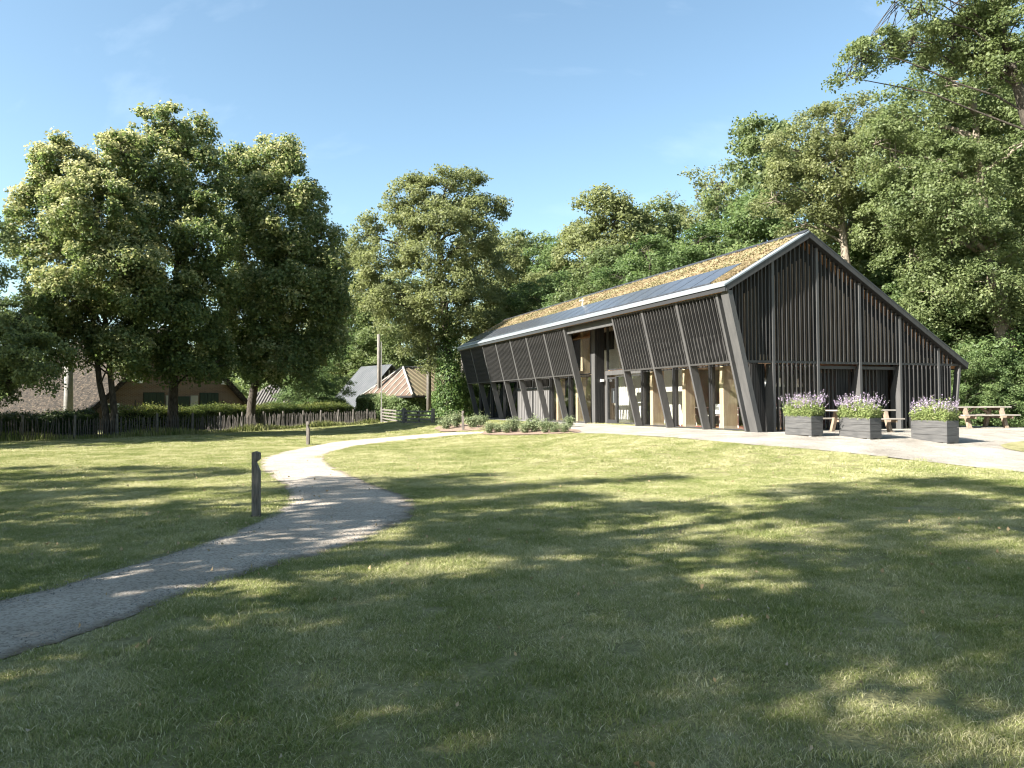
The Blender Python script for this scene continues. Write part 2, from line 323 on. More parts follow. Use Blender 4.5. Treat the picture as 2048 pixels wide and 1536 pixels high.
def inside(poly, X, Y):
    poly = np.asarray(poly); r = np.zeros(np.shape(X), bool); n = len(poly)
    for i in range(n):
        x0, y0 = poly[i]; x1, y1 = poly[(i+1) % n]
        c = ((y0 > Y) != (y1 > Y)); r ^= c & (X < (x1-x0)*(Y-y0)/((y1-y0) if y1 != y0 else 1e-9)+x0)
    return r
def smooth_line(pts, n):
    """Catmull-Rom through the points, then a ragged edge"""
    P = np.array(pts); P = np.vstack([2*P[0]-P[1], P, 2*P[-1]-P[-2]]); out = []
    seg = len(P)-3
    for k in range(n):
        t = k/(n-1)*seg; i = min(int(t), seg-1); u = t-i; p0, p1, p2, p3 = P[i:i+4]
        out.append(.5*((2*p1)+(-p0+p2)*u+(2*p0-5*p1+4*p2-p3)*u*u+(-p0+3*p1-3*p2+p3)*u**3))
    return np.array(out)
left_px = [(0,1203),(150,1165),(300,1122),(400,1090),(480,1060),(535,1035),(568,1012),(579,990),(560,965),(538,950),(521,932),(535,913),(600,897),(680,883),(760,876),(850,868.5),(905,865),(960,863)]
right_px = [(0,1320),(170,1268),(300,1215),(400,1178),(520,1140),(600,1120),(700,1090),(775,1060),(822,1035),(833,1014),(815,995),(760,975),(700,950),(656,927),(650,911),(680,900),(760,886),(850,876.5),(930,869.5),(1020,868)]
NP_ = 260
Lg = smooth_line([gp(*p) for p in left_px], NP_); Rg = smooth_line([gp(*p) for p in right_px], NP_)
# carry the path on past the left edge of the frame
ext = Lg[0]+(Lg[0]-Lg[6])*14; ext2 = Rg[0]+(Rg[0]-Rg[6])*14
Lg = np.vstack([np.linspace(ext, Lg[0], 30)[:-1], Lg]); Rg = np.vstack([np.linspace(ext2, Rg[0], 30)[:-1], Rg])
def rag(n, amp, seed):
    r = np.random.default_rng(seed); a = np.zeros(n)
    for f_, g_ in ((.5, .5), (.23, .8), (.9, .35)): a += g_*np.sin(np.arange(n)*f_+r.uniform(0, 6))
    return a*amp + r.normal(0, amp*.5, n)
dv = Rg-Lg; dv /= np.linalg.norm(dv, axis=1)[:, None]
Lg = Lg + dv*rag(len(Lg), .012, 1)[:, None]; Rg = Rg + dv*rag(len(Rg), .02, 2)[:, None]
path_poly = np.vstack([Lg, Rg[::-1]])
K = 13; rows = []; EDGE = []
for k in range(K):
    u = k/(K-1); P = Lg*(1-u)+Rg*u; z = gz(P[:, 0], P[:, 1]) + .006 + .02*math.sin(u*math.pi); rows.append(np.column_stack([P, z])); EDGE.append(np.full(len(P), (abs(2*u-1))**3*(.75+.25*(u > .5))))
Vp = np.stack(rows, 1).reshape(-1, 3); n = len(Lg); q = []
for a_ in range(n-1):
    for k in range(K-1): q.append((a_*K+k, a_*K+k+1, (a_+1)*K+k+1, (a_+1)*K+k))
path = mesh_np('path', Vp, q, M['gravel'], smooth=True, tint=np.stack(EDGE, 1).ravel()); tag(path, kind='structure')

# terrace of pale gravel round the gable, cut from a fine grid
edge_px = [(1120,862),(1150,866.5),(1220,869),(1300,873),(1400,881),(1500,890),(1600,898),(1700,907.5),(1850,924),(2048,946)]
te = smooth_line([gp(*p) for p in edge_px], 90); dd = np.gradient(te, axis=0); nn = np.column_stack([-dd[:, 1], dd[:, 0]]); nn /= np.linalg.norm(nn, axis=1)[:, None]
te = te + nn*rag(90, .015, 5)[:, None]
te = np.vstack([te, te[-1]+(te[-1]-te[-8])*7])
back = [b2w(-.05, 12.2)]
tail = [(30, 17.0), (30, 25.5), gp(2048, 858), gp(1960, 857), b2w(9.2, -.2), b2w(.3, -.2), b2w(.3, 12.4), b2w(-.9, 12.4)]
terr_poly = np.vstack([te, np.array(tail)])
cx, cy = np.meshgrid(np.arange(-4, 32, .22), np.arange(9, 40, .22))
# fan-free filling: triangulate with blender's polygon tessellator, then subdivide by grid rows
from mathutils.geometry import tessellate_polygon
def sheet(name, poly, dz, mat, cut=.6):
    import bmesh
    bm = bmesh.new(); vs_ = [bm.verts.new((p[0], p[1], 0)) for p in poly]; bm.faces.new(vs_)
    lo = np.min(poly, 0); hi = np.max(poly, 0)
    for ax in (0, 1):
        for c in np.arange(lo[ax]+cut, hi[ax], cut):
            co = [0, 0, 0]; co[ax] = c; no = [0, 0, 0]; no[ax] = 1
            bmesh.ops.bisect_plane(bm, geom=bm.verts[:]+bm.edges[:]+bm.faces[:], plane_co=co, plane_no=no, dist=1e-5)
    bmesh.ops.triangulate(bm, faces=bm.faces[:])
    for v_ in bm.verts: v_.co.z = float(gz(v_.co.x, v_.co.y)) + dz
    bmesh.ops.recalc_face_normals(bm, faces=bm.faces)
    me = bpy.data.meshes.new(name); bm.to_mesh(me); bm.free(); me.materials.append(mat)
    if len(me.polygons) and me.polygons[0].normal.z < 0: me.flip_normals()
    return link(bpy.data.objects.new(name, me))
terrace = sheet('terrace', terr_poly, .020, M['terrace']); tag(terrace, kind='structure')
island_poly = smooth_line([gp(*p) for p in [(2000,892),(2030,886),(2075,884),(2130,895),(2120,912),(2048,906),(2012,899),(2000,892)]], 40)[:-1]
isl = sheet('grass_verge', island_poly, .032, M['lawn'], .3); tag(isl, kind='structure')
# paved strip and mulch bed along the long side
pv = sheet('paving_strip', np.array([b2w(-.05, 12.45), b2w(-.05, 27.3), b2w(-1.0, 27.3), b2w(-1.0, 12.45)]), .030, M['paving'], .6); tag(pv, kind='structure')
bed1 = smooth_line([gp(*p) for p in [(962,868.5),(975,862),(1010,855),(1100,855),(1150,860),(1158,866),(1100,869.5),(1020,871),(975,870.5),(962,868.5)]], 50)[:-1]
bed2 = smooth_line([gp(*p) for p in [(868,858),(880,853),(920,849),(965,849),(978,855),(960,861),(925,863),(885,864),(868,858)]], 50)[:-1]
for bpoly in (bed1, bed2):
    o = sheet('planting_bed', bpoly, .034, M['mulch'], .3); tag(o, kind='structure')
cw = Rg-Lg; ww_ = np.linalg.norm(cw, axis=1)[:, None]; cw = cw/ww_
path_in = np.vstack([Lg+cw*(-.04+rag(len(Lg), .02, 8)[:, None]), (Rg-cw*(-.05+rag(len(Rg), .03, 9)[:, None]))[::-1]])
no_grass = [path_in, terr_poly, bed1, bed2, np.array([b2w(-1.1, 12), b2w(-1.1, 27.6), b2w(9, 27.6), b2w(9, 12)])]

BARE = []
for k, (px, py, ra, rb) in enumerate([(1770, 1222, .30, .16), (1660, 1165, .16, .10), (1740, 1262, .34, .12), (1850, 1385, .30, .12), (1730, 1400, .20, .09), (1465, 1375, .10, .09), (1590, 1500, .20, .10), (1720, 1480, .18, .08), (1960, 1430, .25, .12), (1530, 1222, .08, .06), (1905, 1130, .3, .14), (905, 1330, .07, .05), (620, 1150, .3, .14)]):
    c = gp(px, py); r_ = np.random.default_rng(k+700); an = np.linspace(0, 2*math.pi, 26)[:-1]; rr = 1+.22*np.sin(an*3+k)+.12*r_.normal(size=25)
    ra, rb = ra*.6, rb*.8; poly = np.column_stack([c[0]+np.cos(an)*ra*rr, c[1]+np.sin(an)*rb*rr*1.5]); BARE.append(poly)

# ------------------------------------------------------------------ foliage tools
def leaf_quads(P, Nn, size, rg, aspect=.62, fold=.12):
    n = len(P); Nn = Nn/np.linalg.norm(Nn, axis=1)[:, None]
    t = rg.normal(size=(n, 3)); t[:, 2] -= .3; t -= Nn*(t*Nn).sum(1)[:, None]; t /= np.linalg.norm(t, axis=1)[:, None]+1e-9
    b = np.cross(Nn, t); s = (size*rg.uniform(.5, 1.35, n))[:, None]
    V = np.stack([P-t*s*.5, P+b*s*aspect*.5+Nn*s*fold+t*s*.08, P+t*s*.5, P-b*s*aspect*.5+Nn*s*fold+t*s*.08], 1).reshape(-1, 3)
    return V, np.arange(4*n).reshape(-1, 4)
def rdir(n, rg):
    d = rg.normal(size=(n, 3)); return d/np.linalg.norm(d, axis=1)[:, None]
def crown_points(blobs, rg, rc=.75, dens=1.0, leaves=70, flat=.7, deep=.55, tip=0.0, tipz=None):
    """boughs spread over the blobs' shells, leaves spread over each bough's outer side"""
    cen = []; dens = dens*2.5; leaves = leaves*3.5
    for (c, r) in blobs:
        c = np.array(c); r = np.array(r); area = 4*math.pi*((r[0]*r[1])**1.6+(r[0]*r[2])**1.6+(r[1]*r[2])**1.6)**(1/1.6)/3**(1/1.6)
        k = max(3, int(dens*area/(math.pi*rc*rc)*.95))
        d = rdir(k, rg); rad = 1-rg.random(k)**1.5*deep
        p = c + d*r*rad[:, None]
        keep = np.ones(k, bool)
        for (c2, r2) in blobs:
            if c2 is c: continue
            q_ = (((p-np.array(c2))/np.array(r2))**2).sum(1)
            keep &= ~((q_ < .25) & (rg.random(k) < .8))
        keep &= ~((d[:, 2] < -.55) & (rg.random(k) < .5))
        p = p[keep]; d = d[keep]
        cen.append(np.column_stack([p, d]))
    cen = np.vstack(cen); nC = len(cen); bc = np.array([np.array(b_[0]) for b_ in blobs]).mean(0)
    rcs = rc*rg.uniform(.55, 1.3, nC); m = np.maximum(8, (leaves*rcs**2/rc**2).astype(int))
    idx = np.repeat(np.arange(nC), m); tot = len(idx)
    out = cen[idx, 3:6]*.75 + np.array([0, 0, .42]); dl = rdir(tot, rg)*.95 + out; dl /= np.linalg.norm(dl, axis=1)[:, None]
    rr = rg.random(tot)**.45
    # lobes inside each bough so that its edge is uneven
    lob = 1 + .28*np.sin(dl[:, 0]*7+idx)*np.cos(dl[:, 1]*6+idx*1.7)
    P = cen[idx, :3] + dl*(rcs[idx]*rr*lob)[:, None]*np.array([1, 1, flat])
    Nn = dl*.55 + rdir(tot, rg)*.75 + np.array([0, 0, .35])
    ct = rg.normal(0, .10, nC)
    tint = .36 + ct[idx] + rg.normal(0, .10, tot)
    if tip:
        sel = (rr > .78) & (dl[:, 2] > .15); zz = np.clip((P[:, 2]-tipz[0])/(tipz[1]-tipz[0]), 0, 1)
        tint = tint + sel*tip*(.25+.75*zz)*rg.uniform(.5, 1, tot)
    return P, Nn, np.clip(tint, 0, 1), cen
def limb(mb, a, b_, r0, r1, rg, n=6, seg=5, sag=.12):
    a = np.array(a, float); b_ = np.array(b_, float); L_ = np.linalg.norm(b_-a); pts = []
    off = rg.normal(0, sag*.5*L_, 3); off[2] = abs(off[2])*.6+.10*L_
    for k in range(seg+1):
        t = k/seg; p = a*(1-t)+b_*t + off*math.sin(t*math.pi)*.5 + rg.normal(0, .018*L_, 3)*(0 < k < seg); pts.append(tuple(p))
    mb.tube(pts, [r0+(r1-r0)*(k/seg) for k in range(seg+1)], n, cap=False)
def build_tree(name, base, blobs, mat, barkmat, rg, trunk_r, fork=None, rc=.75, leaf=.12, leaves=70, dens=1.0, flat=.7, deep=.55, tip=0, tipz=None, lean=(0, 0), twigs=.35, ivy=None, trunks=1, lk=1.0):
    """tree > trunk, crown (and ivy)"""
    root = empty(name, tuple(base))
    bx = np.array(base); bl = [(tuple(np.array(c)-bx), r) for c, r in blobs]
    if tipz: tipz = (tipz[0]-bx[2], tipz[1]-bx[2])
    P, Nn, tint, cen = crown_points(bl, rg, rc, dens, leaves, flat, deep, tip, tipz)
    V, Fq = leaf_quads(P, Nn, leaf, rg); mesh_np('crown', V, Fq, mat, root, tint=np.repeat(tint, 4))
    mb = MB(); ctr = np.array([c for c, r in bl]); top = ctr[:, 2].max(); fz = fork if fork else ctr[:, 2].min()*.8
    for t_ in range(trunks):
        ox = (t_-(trunks-1)/2)*trunk_r*2.4
        tx = ctr[:, 0].mean()*.8+ox*2; ty = ctr[:, 1].mean()*.8
        pts = [(ox*1.0, 0, -.3), (ox, 0, .25), (ox+tx*.05, ty*.05, fz*.5), (ox+tx*.25+lean[0], ty*.25, fz), (tx*.8, ty*.8, (fz+top)/2), (tx, ty, top)]
        mb.tube(pts, [trunk_r*1.55, trunk_r*1.12, trunk_r, trunk_r*.86, trunk_r*.45, trunk_r*.12], 9, cap=False)
        spine = [np.array(p) for p in pts[2:]]
        for ci, (c, r) in enumerate(bl):
            if ci % trunks != t_: continue
            c = np.array(c); zs = np.clip(c[2]-.35*np.hypot(c[0]-tx, c[1]-ty)-.6, fz*.75, top*.95)
            for s0, s1 in zip(spine[:-1], spine[1:]):
                if s0[2] <= zs <= s1[2]: u = (zs-s0[2])/(s1[2]-s0[2]+1e-6); st = s0*(1-u)+s1*u; break
            else: st = spine[1]
            limb(mb, st, c, trunk_r*.28*lk, trunk_r*.09*lk, rg)
            near = cen[np.argsort(((cen[:, :3]-c)**2).sum(1))[:int(22*twigs*2)]]
            for q_ in near[::2]: limb(mb, c+rg.normal(0, .1, 3), q_[:3], trunk_r*.05*lk+.010, .008, rg, 4, 3)
    mb.build('trunk', barkmat, root, smooth=True)
    if ivy:
        Pi, Ni = [], []
        for (c, r, k) in ivy:
            d = rdir(k, rg); p = (np.array(c)-bx)+d*np.array(r)*rg.uniform(.8, 1.15, k)[:, None]; Pi.append(p); Ni.append(d+rdir(k, rg)*.6+np.array([0, 0, .2]))
        Pi = np.vstack(Pi); Ni = np.vstack(Ni); V, Fq = leaf_quads(Pi, Ni, .16, rg)
        mesh_np('ivy', V, Fq, M['leaf_ivy'], root, tint=np.repeat(np.clip(rg.normal(.45, .2, len(Pi)), 0, 1), 4))
    return root
def Bl(px, py, rp, Y, dy=0, ry=None, rz=None):
    k = Y/F; return (at(px, py, Y+dy), (rp*k, (ry or rp)*k, (rz or rp)*k))
def base_at(px, Y):
    x = at(px, 800, Y)[0]; return (x, Y, float(gz(x, Y)))

# ------------------------------------------------------------------ the pavilion
pav = empty('timber_pavilion', (BX, BY, 0), BYAW)
tag(pav, 'long dark timber pavilion with leaning posts, slatted screens and sedum roof with solar panels', 'building')
ZL, ZE, OE = 2.252, 4.484, 1.0953
RW, RZ, TW = 2.10, 6.46, 9.12
A0, A1 = -.5, 27.2
def lean(z): return -OE*z/ZE
def ztop(wv): return RZ-(RW-wv)*.575 if wv < RW else RZ-(wv-RW)*.592
# floor and inner shell
MB().box(-.02, 8.85, -.30, 27.2, -.35, .012).build('floor_slab', M['intfloor'], pav)
MB().box(8.80, 8.90, -.15, 27.1, .012, 2.2).build('rear_wall', M['dark'], pav)
MB().box(.30, 8.8, 27.1, 27.2, .012, 2.6).build('far_wall', M['dark'], pav)
# roof (slabs, soffit, sedum, flashing, ridge)
def slope_pt(side, u, a, h):   # u: 0 eave .. 1 ridge ; h above the slab's top
    if side == 'L': w0, z0 = -1.19, ztop(-1.19)
    else: w0, z0 = TW+.08, ztop(TW+.08)
    return (w0+(RW-w0)*u, a, z0+(RZ-z0)*u+h)
def roof_slab(side, h0, h1, a0, a1, u0=0, u1=1):
    p = [slope_pt(side, u0, a0, h0), slope_pt(side, u1, a0, h0), slope_pt(side, u1, a1, h0), slope_pt(side, u0, a1, h0),
         slope_pt(side, u0, a0, h1), slope_pt(side, u1, a0, h1), slope_pt(side, u1, a1, h1), slope_pt(side, u0, a1, h1)]
    return MB().hexa(p)
roof = roof_slab('L', -.17, -.004, A0-.12, A1+.2); ro = roof.build('roof', M['frame'], pav)
roof_slab('L', -.215, -.174, A0+.15, A1, .02, .985).build('soffit', M['soffit'], ro)
roof_slab('R', -.17, -.004, A0-.12, A1+.2, 0, .999).build('roof', M['frame'], pav)
roof_slab('R', -.215, -.174, A0+.15, A1, .02, .985).build('soffit', M['soffit'], ro)
roof_slab('L', .0, .055, A0-.15, A1+.23, -.012, .085).build('eave_flashing', M['zinc'], ro)
roof_slab('L', .0, .05, A0-.15, A0+.17, .087, 1.0).build('verge_flashing', M['zinc'], ro)
roof_slab('R', .0, .05, A0-.15, A0+.17, 0, .998).build('verge_flashing', M['frame'], ro)
roof_slab('L', .0, .05, A1, A1+.23, .087, 1.0).build('verge_flashing', M['zinc'], ro)
rg = MB(); rg.prism([(RW-.16, RZ-.01), (RW, RZ+.11), (RW+.16, RZ-.01)], 'y', A0-.10, A1+.2); rg.build('ridge_cap', M['frame'], ro)
def sedum(side, u0, u1, a0, a1, na, nu, name='sedum'):
    r = np.random.default_rng(3); ua = np.linspace(u0, u1, nu); aa = np.linspace(a0, a1, na)
    uu, AA = np.meshgrid(ua, aa); H = .045 + .022*r.random(uu.shape) + .02*np.sin(AA*2.1+uu*9)*np.cos(AA*.7-uu*5)
    w0, z0 = (-1.19, ztop(-1.19)) if side == 'L' else (TW+.08, ztop(TW+.08))
    X = w0+(RW-w0)*uu; Z = z0+(RZ-z0)*uu+H
    V = np.stack([X, AA, Z], -1).reshape(-1, 3); i_, j_ = np.meshgrid(np.arange(nu-1), np.arange(na-1)); b_ = (j_*nu+i_).ravel()
    Fq = np.stack([b_, b_+1, b_+nu+1, b_+nu], -1)
    o = mesh_np(name, V, Fq, M['sedum'], ro)
    k = 15000 if side == 'L' else 2000
    uq = u0+(u1-u0)*r.random(k); aq = a0+(a1-a0)*r.random(k)
    P = np.stack([w0+(RW-w0)*uq, aq, z0+(RZ-z0)*uq+.05+.035*r.random(k)], -1)
    V, Fq = leaf_quads(P, rdir(k, r)+np.array([0, 0, .6]), .075, r)
    t = mesh_np('sedum_tufts', V, Fq, M['sedumleaf'], ro, tint=np.repeat(np.clip(.5+.25*np.sin(aq*1.3+uq*4)+r.normal(0, .2, k), 0, 1), 4)); t['kind'] = 'stuff'
M['sedumleaf'] = leaf_mat('sedum_leaves', [(.10, .11, .05), (.20, .18, .09), (.22, .15, .095), (.30, .26, .15)], .15, .8, .1)
sedum('L', .485, .985, A0+.18, A1-.02, 190, 22)
sedum('L', .088, .485, A0+.18, A0+1.0, 10, 14)
sedum('R', .02, .985, A0+.18, A1-.02, 90, 20)
# solar panels: one strip of panels up the slope from the eave flashing
pw = 1.06; npan = int((A1-.1-(A0+1.05))/pw)
pm = MB(); p0 = [slope_pt('L', .092, 0.012, .06), slope_pt('L', .475, 0.012, .06), slope_pt('L', .475, pw-.012, .06), slope_pt('L', .092, pw-.012, .06),
     slope_pt('L', .092, 0.012, .10), slope_pt('L', .475, 0.012, .10), slope_pt('L', .475, pw-.012, .10), slope_pt('L', .092, pw-.012, .10)]
pm.hexa(p0); pme = pm.mesh('solar_panel', M['solar'])
fm = MB()
for e_ in (-.006,): 
    q0 = [slope_pt('L', .09, e_, .06), slope_pt('L', .478, e_, .06), slope_pt('L', .478, e_+.012, .06), slope_pt('L', .09, e_+.012, .06), slope_pt('L', .09, e_, .106), slope_pt('L', .478, e_, .106), slope_pt('L', .478, e_+.012, .106), slope_pt('L', .09, e_+.012, .106)]
    fm.hexa(q0)
fme = fm.mesh('panel_edge', M['frame'])
for k in range(npan):
    o = inst('solar_panel', pme, ro, (0, A0+1.05+k*pw, 0))
    inst('panel_edge', fme, ro, (0, A0+1.05+k*pw, 0))
mb = MB(); sp = slope_pt('L', .49, 12.4, 0); mb.tube([sp, (sp[0], sp[1], sp[2]+.42)], .03, 8); mb.box(sp[0]-.16, sp[0]+.05, sp[1]-.03, sp[1]+.03, sp[2]+.30, sp[2]+.36); mb.build('roof_sensor', M['white'], ro)
# leaning facade posts
pmb = MB().prism([(0, -.02), (.30, -.02), (lean(ZE)+.30, ZE), (lean(ZE)+.0, ZE)], 'y', -.045, .045)
post_me = pmb.mesh('leaning_post', M['post'], bevel=.004)
for k in range(13):
    if k == 4: continue
    inst('leaning_post', post_me, pav, (0, k*S if k < 12 else 12*S-.06, 0))
# corner column of the gable
MB().prism([(-.02, -.02), (.16, -.02), (lean(ZE-.05)+.16, ZE-.05), (lean(ZE-.05)-.02, ZE-.05)], 'y', -.62, -.25).build('corner_column', M['post'], pav, bevel=.004)
# eave beam under the roof edge
MB().hexa([(lean(4.48)-.02, A0+.2, 4.40), (lean(4.48)+.14, A0+.2, 4.40), (lean(4.48)+.14, A1, 4.40), (lean(4.48)-.02, A1, 4.40),
           (lean(4.48)-.04, A0+.2, 4.53), (lean(4.48)+.12, A0+.2, 4.53), (lean(4.48)+.12, A1, 4.53), (lean(4.48)-.04, A1, 4.53)]).build('eave_beam', M['post'], pav)
MB().box(lean(4.3)+.16, lean(4.3)+.30, 3*S+.05, 5*S-.05, 4.10, 4.396).build('opening_beam', M['post'], pav)
# slatted screens between the posts (frame > slats)
z0s, z1s = ZL, ZE-.10
def lean_bar(z0, z1, d0, d1, y0, y1):
    return MB().hexa([(lean(z0)+d0, y0, z0), (lean(z0)+d1, y0, z0), (lean(z0)+d1, y1, z0), (lean(z0)+d0, y1, z0), (lean(z1)+d0, y0, z1), (lean(z1)+d1, y0, z1), (lean(z1)+d1, y1, z1), (lean(z1)+d0, y1, z1)])
slat_me = lean_bar(z0s+.03, z1s-.03, .02, .11, -.017, .017).mesh('slat', M['slat'])
for k in [0, 1, 2, 5, 6, 7, 8, 9, 10, 11]:
    y0, y1 = k*S+.05, (k+1)*S-.05
    f_ = MB(); f_.v = []; 
    for (za, zb) in ((z0s-.03, z0s+.03), (z1s-.03, z1s+.03)):
        q_ = lean_bar(za, zb, .0, .16, y0, y1); b_ = len(f_.v); f_.v += q_.v; f_.f += [tuple(i+b_ for i in t_) for t_ in q_.f]
    for ya in (y0, y1-.03):
        q_ = lean_bar(z0s+.03, z1s-.03, .0, .16, ya, ya+.03); b_ = len(f_.v); f_.v += q_.v; f_.f += [tuple(i+b_ for i in t_) for t_ in q_.f]
    fr = f_.build('screen_frame', M['slat'], pav)
    ns = 11
    for s_ in range(ns): inst('slat', slat_me, fr, (0, y0+.03+(y1-y0-.06)*(s_+.5)/ns, 0))
    if k != 5: MB().box(.36, .42, k*S+.02, (k+1)*S-.02, 2.36, 5.1).build('dark_room_panel', M['dark'], pav)  # black panel stands in for the unlit room behind the slats
    # underside of the slanted box
    sf = MB()
    for s_ in range(8):
        yy = y0+(y1-y0)*(s_+.5)/8; sf.box(lean(ZL)+.18, .34, yy-.05, yy+.05, 2.27, 2.31)
    sf.build('soffit_battens', M['slat'], pav)
# ground-floor glazing of the long side at w=.4
GW = .40
def pane(y0, y1, z0, z1, wv=GW, mat='glass', par=None):
    return MB().box(wv-.008, wv+.008, y0, y1, z0, z1).build('pane', M[mat], par)
def window_y(y0, y1, z0, z1, wv=GW, mat='glass', t=.045, d=.06, name='window_frame'):
    f_ = MB(); f_.box(wv-d, wv+d, y0, y0+t, z0, z1); f_.box(wv-d, wv+d, y1-t, y1, z0, z1)
    f_.box(wv-d, wv+d, y0+t, y1-t, z0, z0+t); f_.box(wv-d, wv+d, y0+t, y1-t, z1-t, z1)
    o = f_.build(name, M['frame'], pav); pane(y0+t, y1-t, z0+t, z1-t, wv, mat, o); return o
for k in (0, 1, 2, 5, 6): window_y(k*S+.012, (k+1)*S-.012, .03, 2.25)
for k in (9, 10, 11): window_y(k*S+.012, (k+1)*S-.012, .03, 2.25, mat='darkglass')
for k in (7, 8):   # grey panelled closet doors with ribbed panels above
    g = MB(); g.box(.30, .40, k*S+.03, (k+1)*S-.03, .03, 1.72); p_ = g.build('closet_door', M['greypanel'], pav)
    for s_ in range(10):
        yy = k*S+.08+(S-.16)*s_/9; MB().box(.27, .298, yy-.012, yy+.012, .06, 1.70).build('batten', M['greypanel'], p_)
    MB().box(.28, .42, k*S+.03, (k+1)*S-.03, 1.72, 1.80).build('transom', M['frame'], pav)
    lv = MB().box(.37, .42, k*S+.03, (k+1)*S-.03, 1.80, 2.26).build('louvre_panel', M['greypanel'], pav)
    for s_ in range(12):
        yy = k*S+.10+(S-.20)*s_/11; MB().box(.28, .368, yy-.02, yy+.02, 1.82, 2.24).build('batten', M['slat'], lv)
for k in (0, 1, 2, 3, 6, 7, 8, 9, 10, 11, 12): MB().box(.26, .50, k*S-.03+(-.05 if k == 12 else 0), k*S+.03+(-.05 if k == 12 else 0), .012, 2.3).build('mullion', M['frame'], pav)
# pale timber columns just behind the glass
for k, ww in ((0, .58), (1, .42), (2, .52), (5, .45), (6, .4)):
    MB().box(.55, .55+ww, (k+1)*S-.42, (k+1)*S-.20, .012, 2.3).build('timber_column', M['clt'], pav)
MB().box(.50, 1.1, 16.45, 16.70, .012, 2.3).build('timber_column', M['clt'], pav)
# first floor deck above the ground-floor rooms, leaving the entrance hall open
MB().box(.5, 8.7, -.1, 3*S, 2.32, 2.5).build('ceiling', M['clt'], pav)
MB().box(.5, 8.7, 5*S+1.7, 27.0, 2.32, 2.5).build('ceiling', M['clt'], pav)
# recessed entrance (between posts 3 and 5)
EW = .90
tw = MB().box(.38, .84, 5*S-.32, 5*S-.02, .012, 5.2).build('tower_pier', M['dark'], pav)
for s_ in range(4): MB().box(.40+s_*.115, .50+s_*.115, 5*S-.345, 5*S-.322, .012, 5.2).build('board', M['dark'], tw)
MB().box(.355, .378, 5*S-.33, 5*S-.0, .012, 5.2).build('pier_facing', M['post'], tw)
MB().box(.38, .90, 3*S+.0, 3*S+.22, .012, 2.32).build('jamb', M['post'], pav)
MB().box(.86, 1.0, 3*S+.22, 5*S-.34, 2.22, 2.42).build('entrance_lintel', M['post'], pav)
MB().box(.86, 1.0, 3*S, 5*S-.34, 4.55, 4.75).build('entrance_head', M['post'], pav)
MB().box(.86, 1.0, 5*S-.55, 5*S-.34, .012, 2.215).build('jamb', M['post'], pav)
window_y(3*S+.23, 5*S-1.42, .03, 2.16, EW, name='side_light')
window_y(3*S+.06, 5*S-.56, 2.44, 4.55, EW)
dr = MB(); y0, y1 = 5*S-1.40, 5*S-.57
dr.box(EW-.05, EW+.05, y0, y0+.07, .03, 2.12); dr.box(EW-.05, EW+.05, y1-.07, y1, .03, 2.12); dr.box(EW-.05, EW+.05, y0+.07, y1-.07, .03, .20); dr.box(EW-.05, EW+.05, y0+.07, y1-.07, 2.04, 2.12)
door = dr.build('door', M['frame'], pav); pane(y0+.07, y1-.07, .20, 2.04, EW, 'glass', door)
MB().box(EW-.10, EW-.07, y0+.10, y0+.13, .95, 1.5).build('handle', M['zinc'], door)
MB().box(EW+.02, EW+.06, y0+.12, y0+.55, .95, 1.62).build('notice_board', M['frame'], door)
lamp = MB().box(.62, .78, 5*S-.44, 5*S-.348, 1.93, 2.05).build('wall_lamp', M['white'], pav)
# upper bay beside the tower: pale wall and a dark slatted box seen through tall glass
window_y(5*S+.03, 6*S-.03, 2.30, 4.75)
MB().box(1.7, 1.8, 5*S-.2, 5*S+1.75, 2.5, 5.6).build('upper_wall', M['palewall'], pav)
MB().box(1.60, 1.69, 5*S+.25, 5*S+1.2, 3.5, 4.35).build('dark_panel', M['dark'], pav)
MB().box(.56, .95, 5*S+1.30, 5*S+1.55, 2.5, 4.9).build('timber_column', M['clt'], pav)
MB().box(1.15, 1.5, 3*S+.9, 3*S+1.15, .012, 4.9).build('timber_column', M['clt'], pav)
MB().box(1.02, 1.10, 3*S+.3, 5*S-.4, 2.26, 2.50).build('landing_edge', M['soffit'], pav)
MB().box(2.6, 2.7, 3*S-.2, 5*S+1.9, .012, 5.4).build('hall_wall', M['palewall'], pav)
MB().hexa([(.46, 5*S+.04, 4.02), (2.3, 5*S+.04, 5.15), (2.3, 6*S-.04, 5.15), (.46, 6*S-.04, 4.02), (.46, 5*S+.04, 4.08), (2.3, 5*S+.04, 5.21), (2.3, 6*S-.04, 5.21), (.46, 6*S-.04, 4.08)]).build('sloping_ceiling', M['soffit'], pav)
# rooms: partition walls, dark rear of the room
MB().box(2.7, 8.7, 3*S-.1, 3*S, .012, 2.3).build('partition', M['offwhite'], pav)
MB().box(.6, 2.6, 5*S+1.9, 5*S+2.0, .012, 2.3).build('partition', M['brownboard'], pav)
MB().box(3.6, 3.7, 5*S+2, 26.9, .012, 2.3).build('partition', M['dark'], pav)
MB().box(1.2, 3.4, .6, 3*S-.6, .013, .03).build('rug', M['rug'], pav)
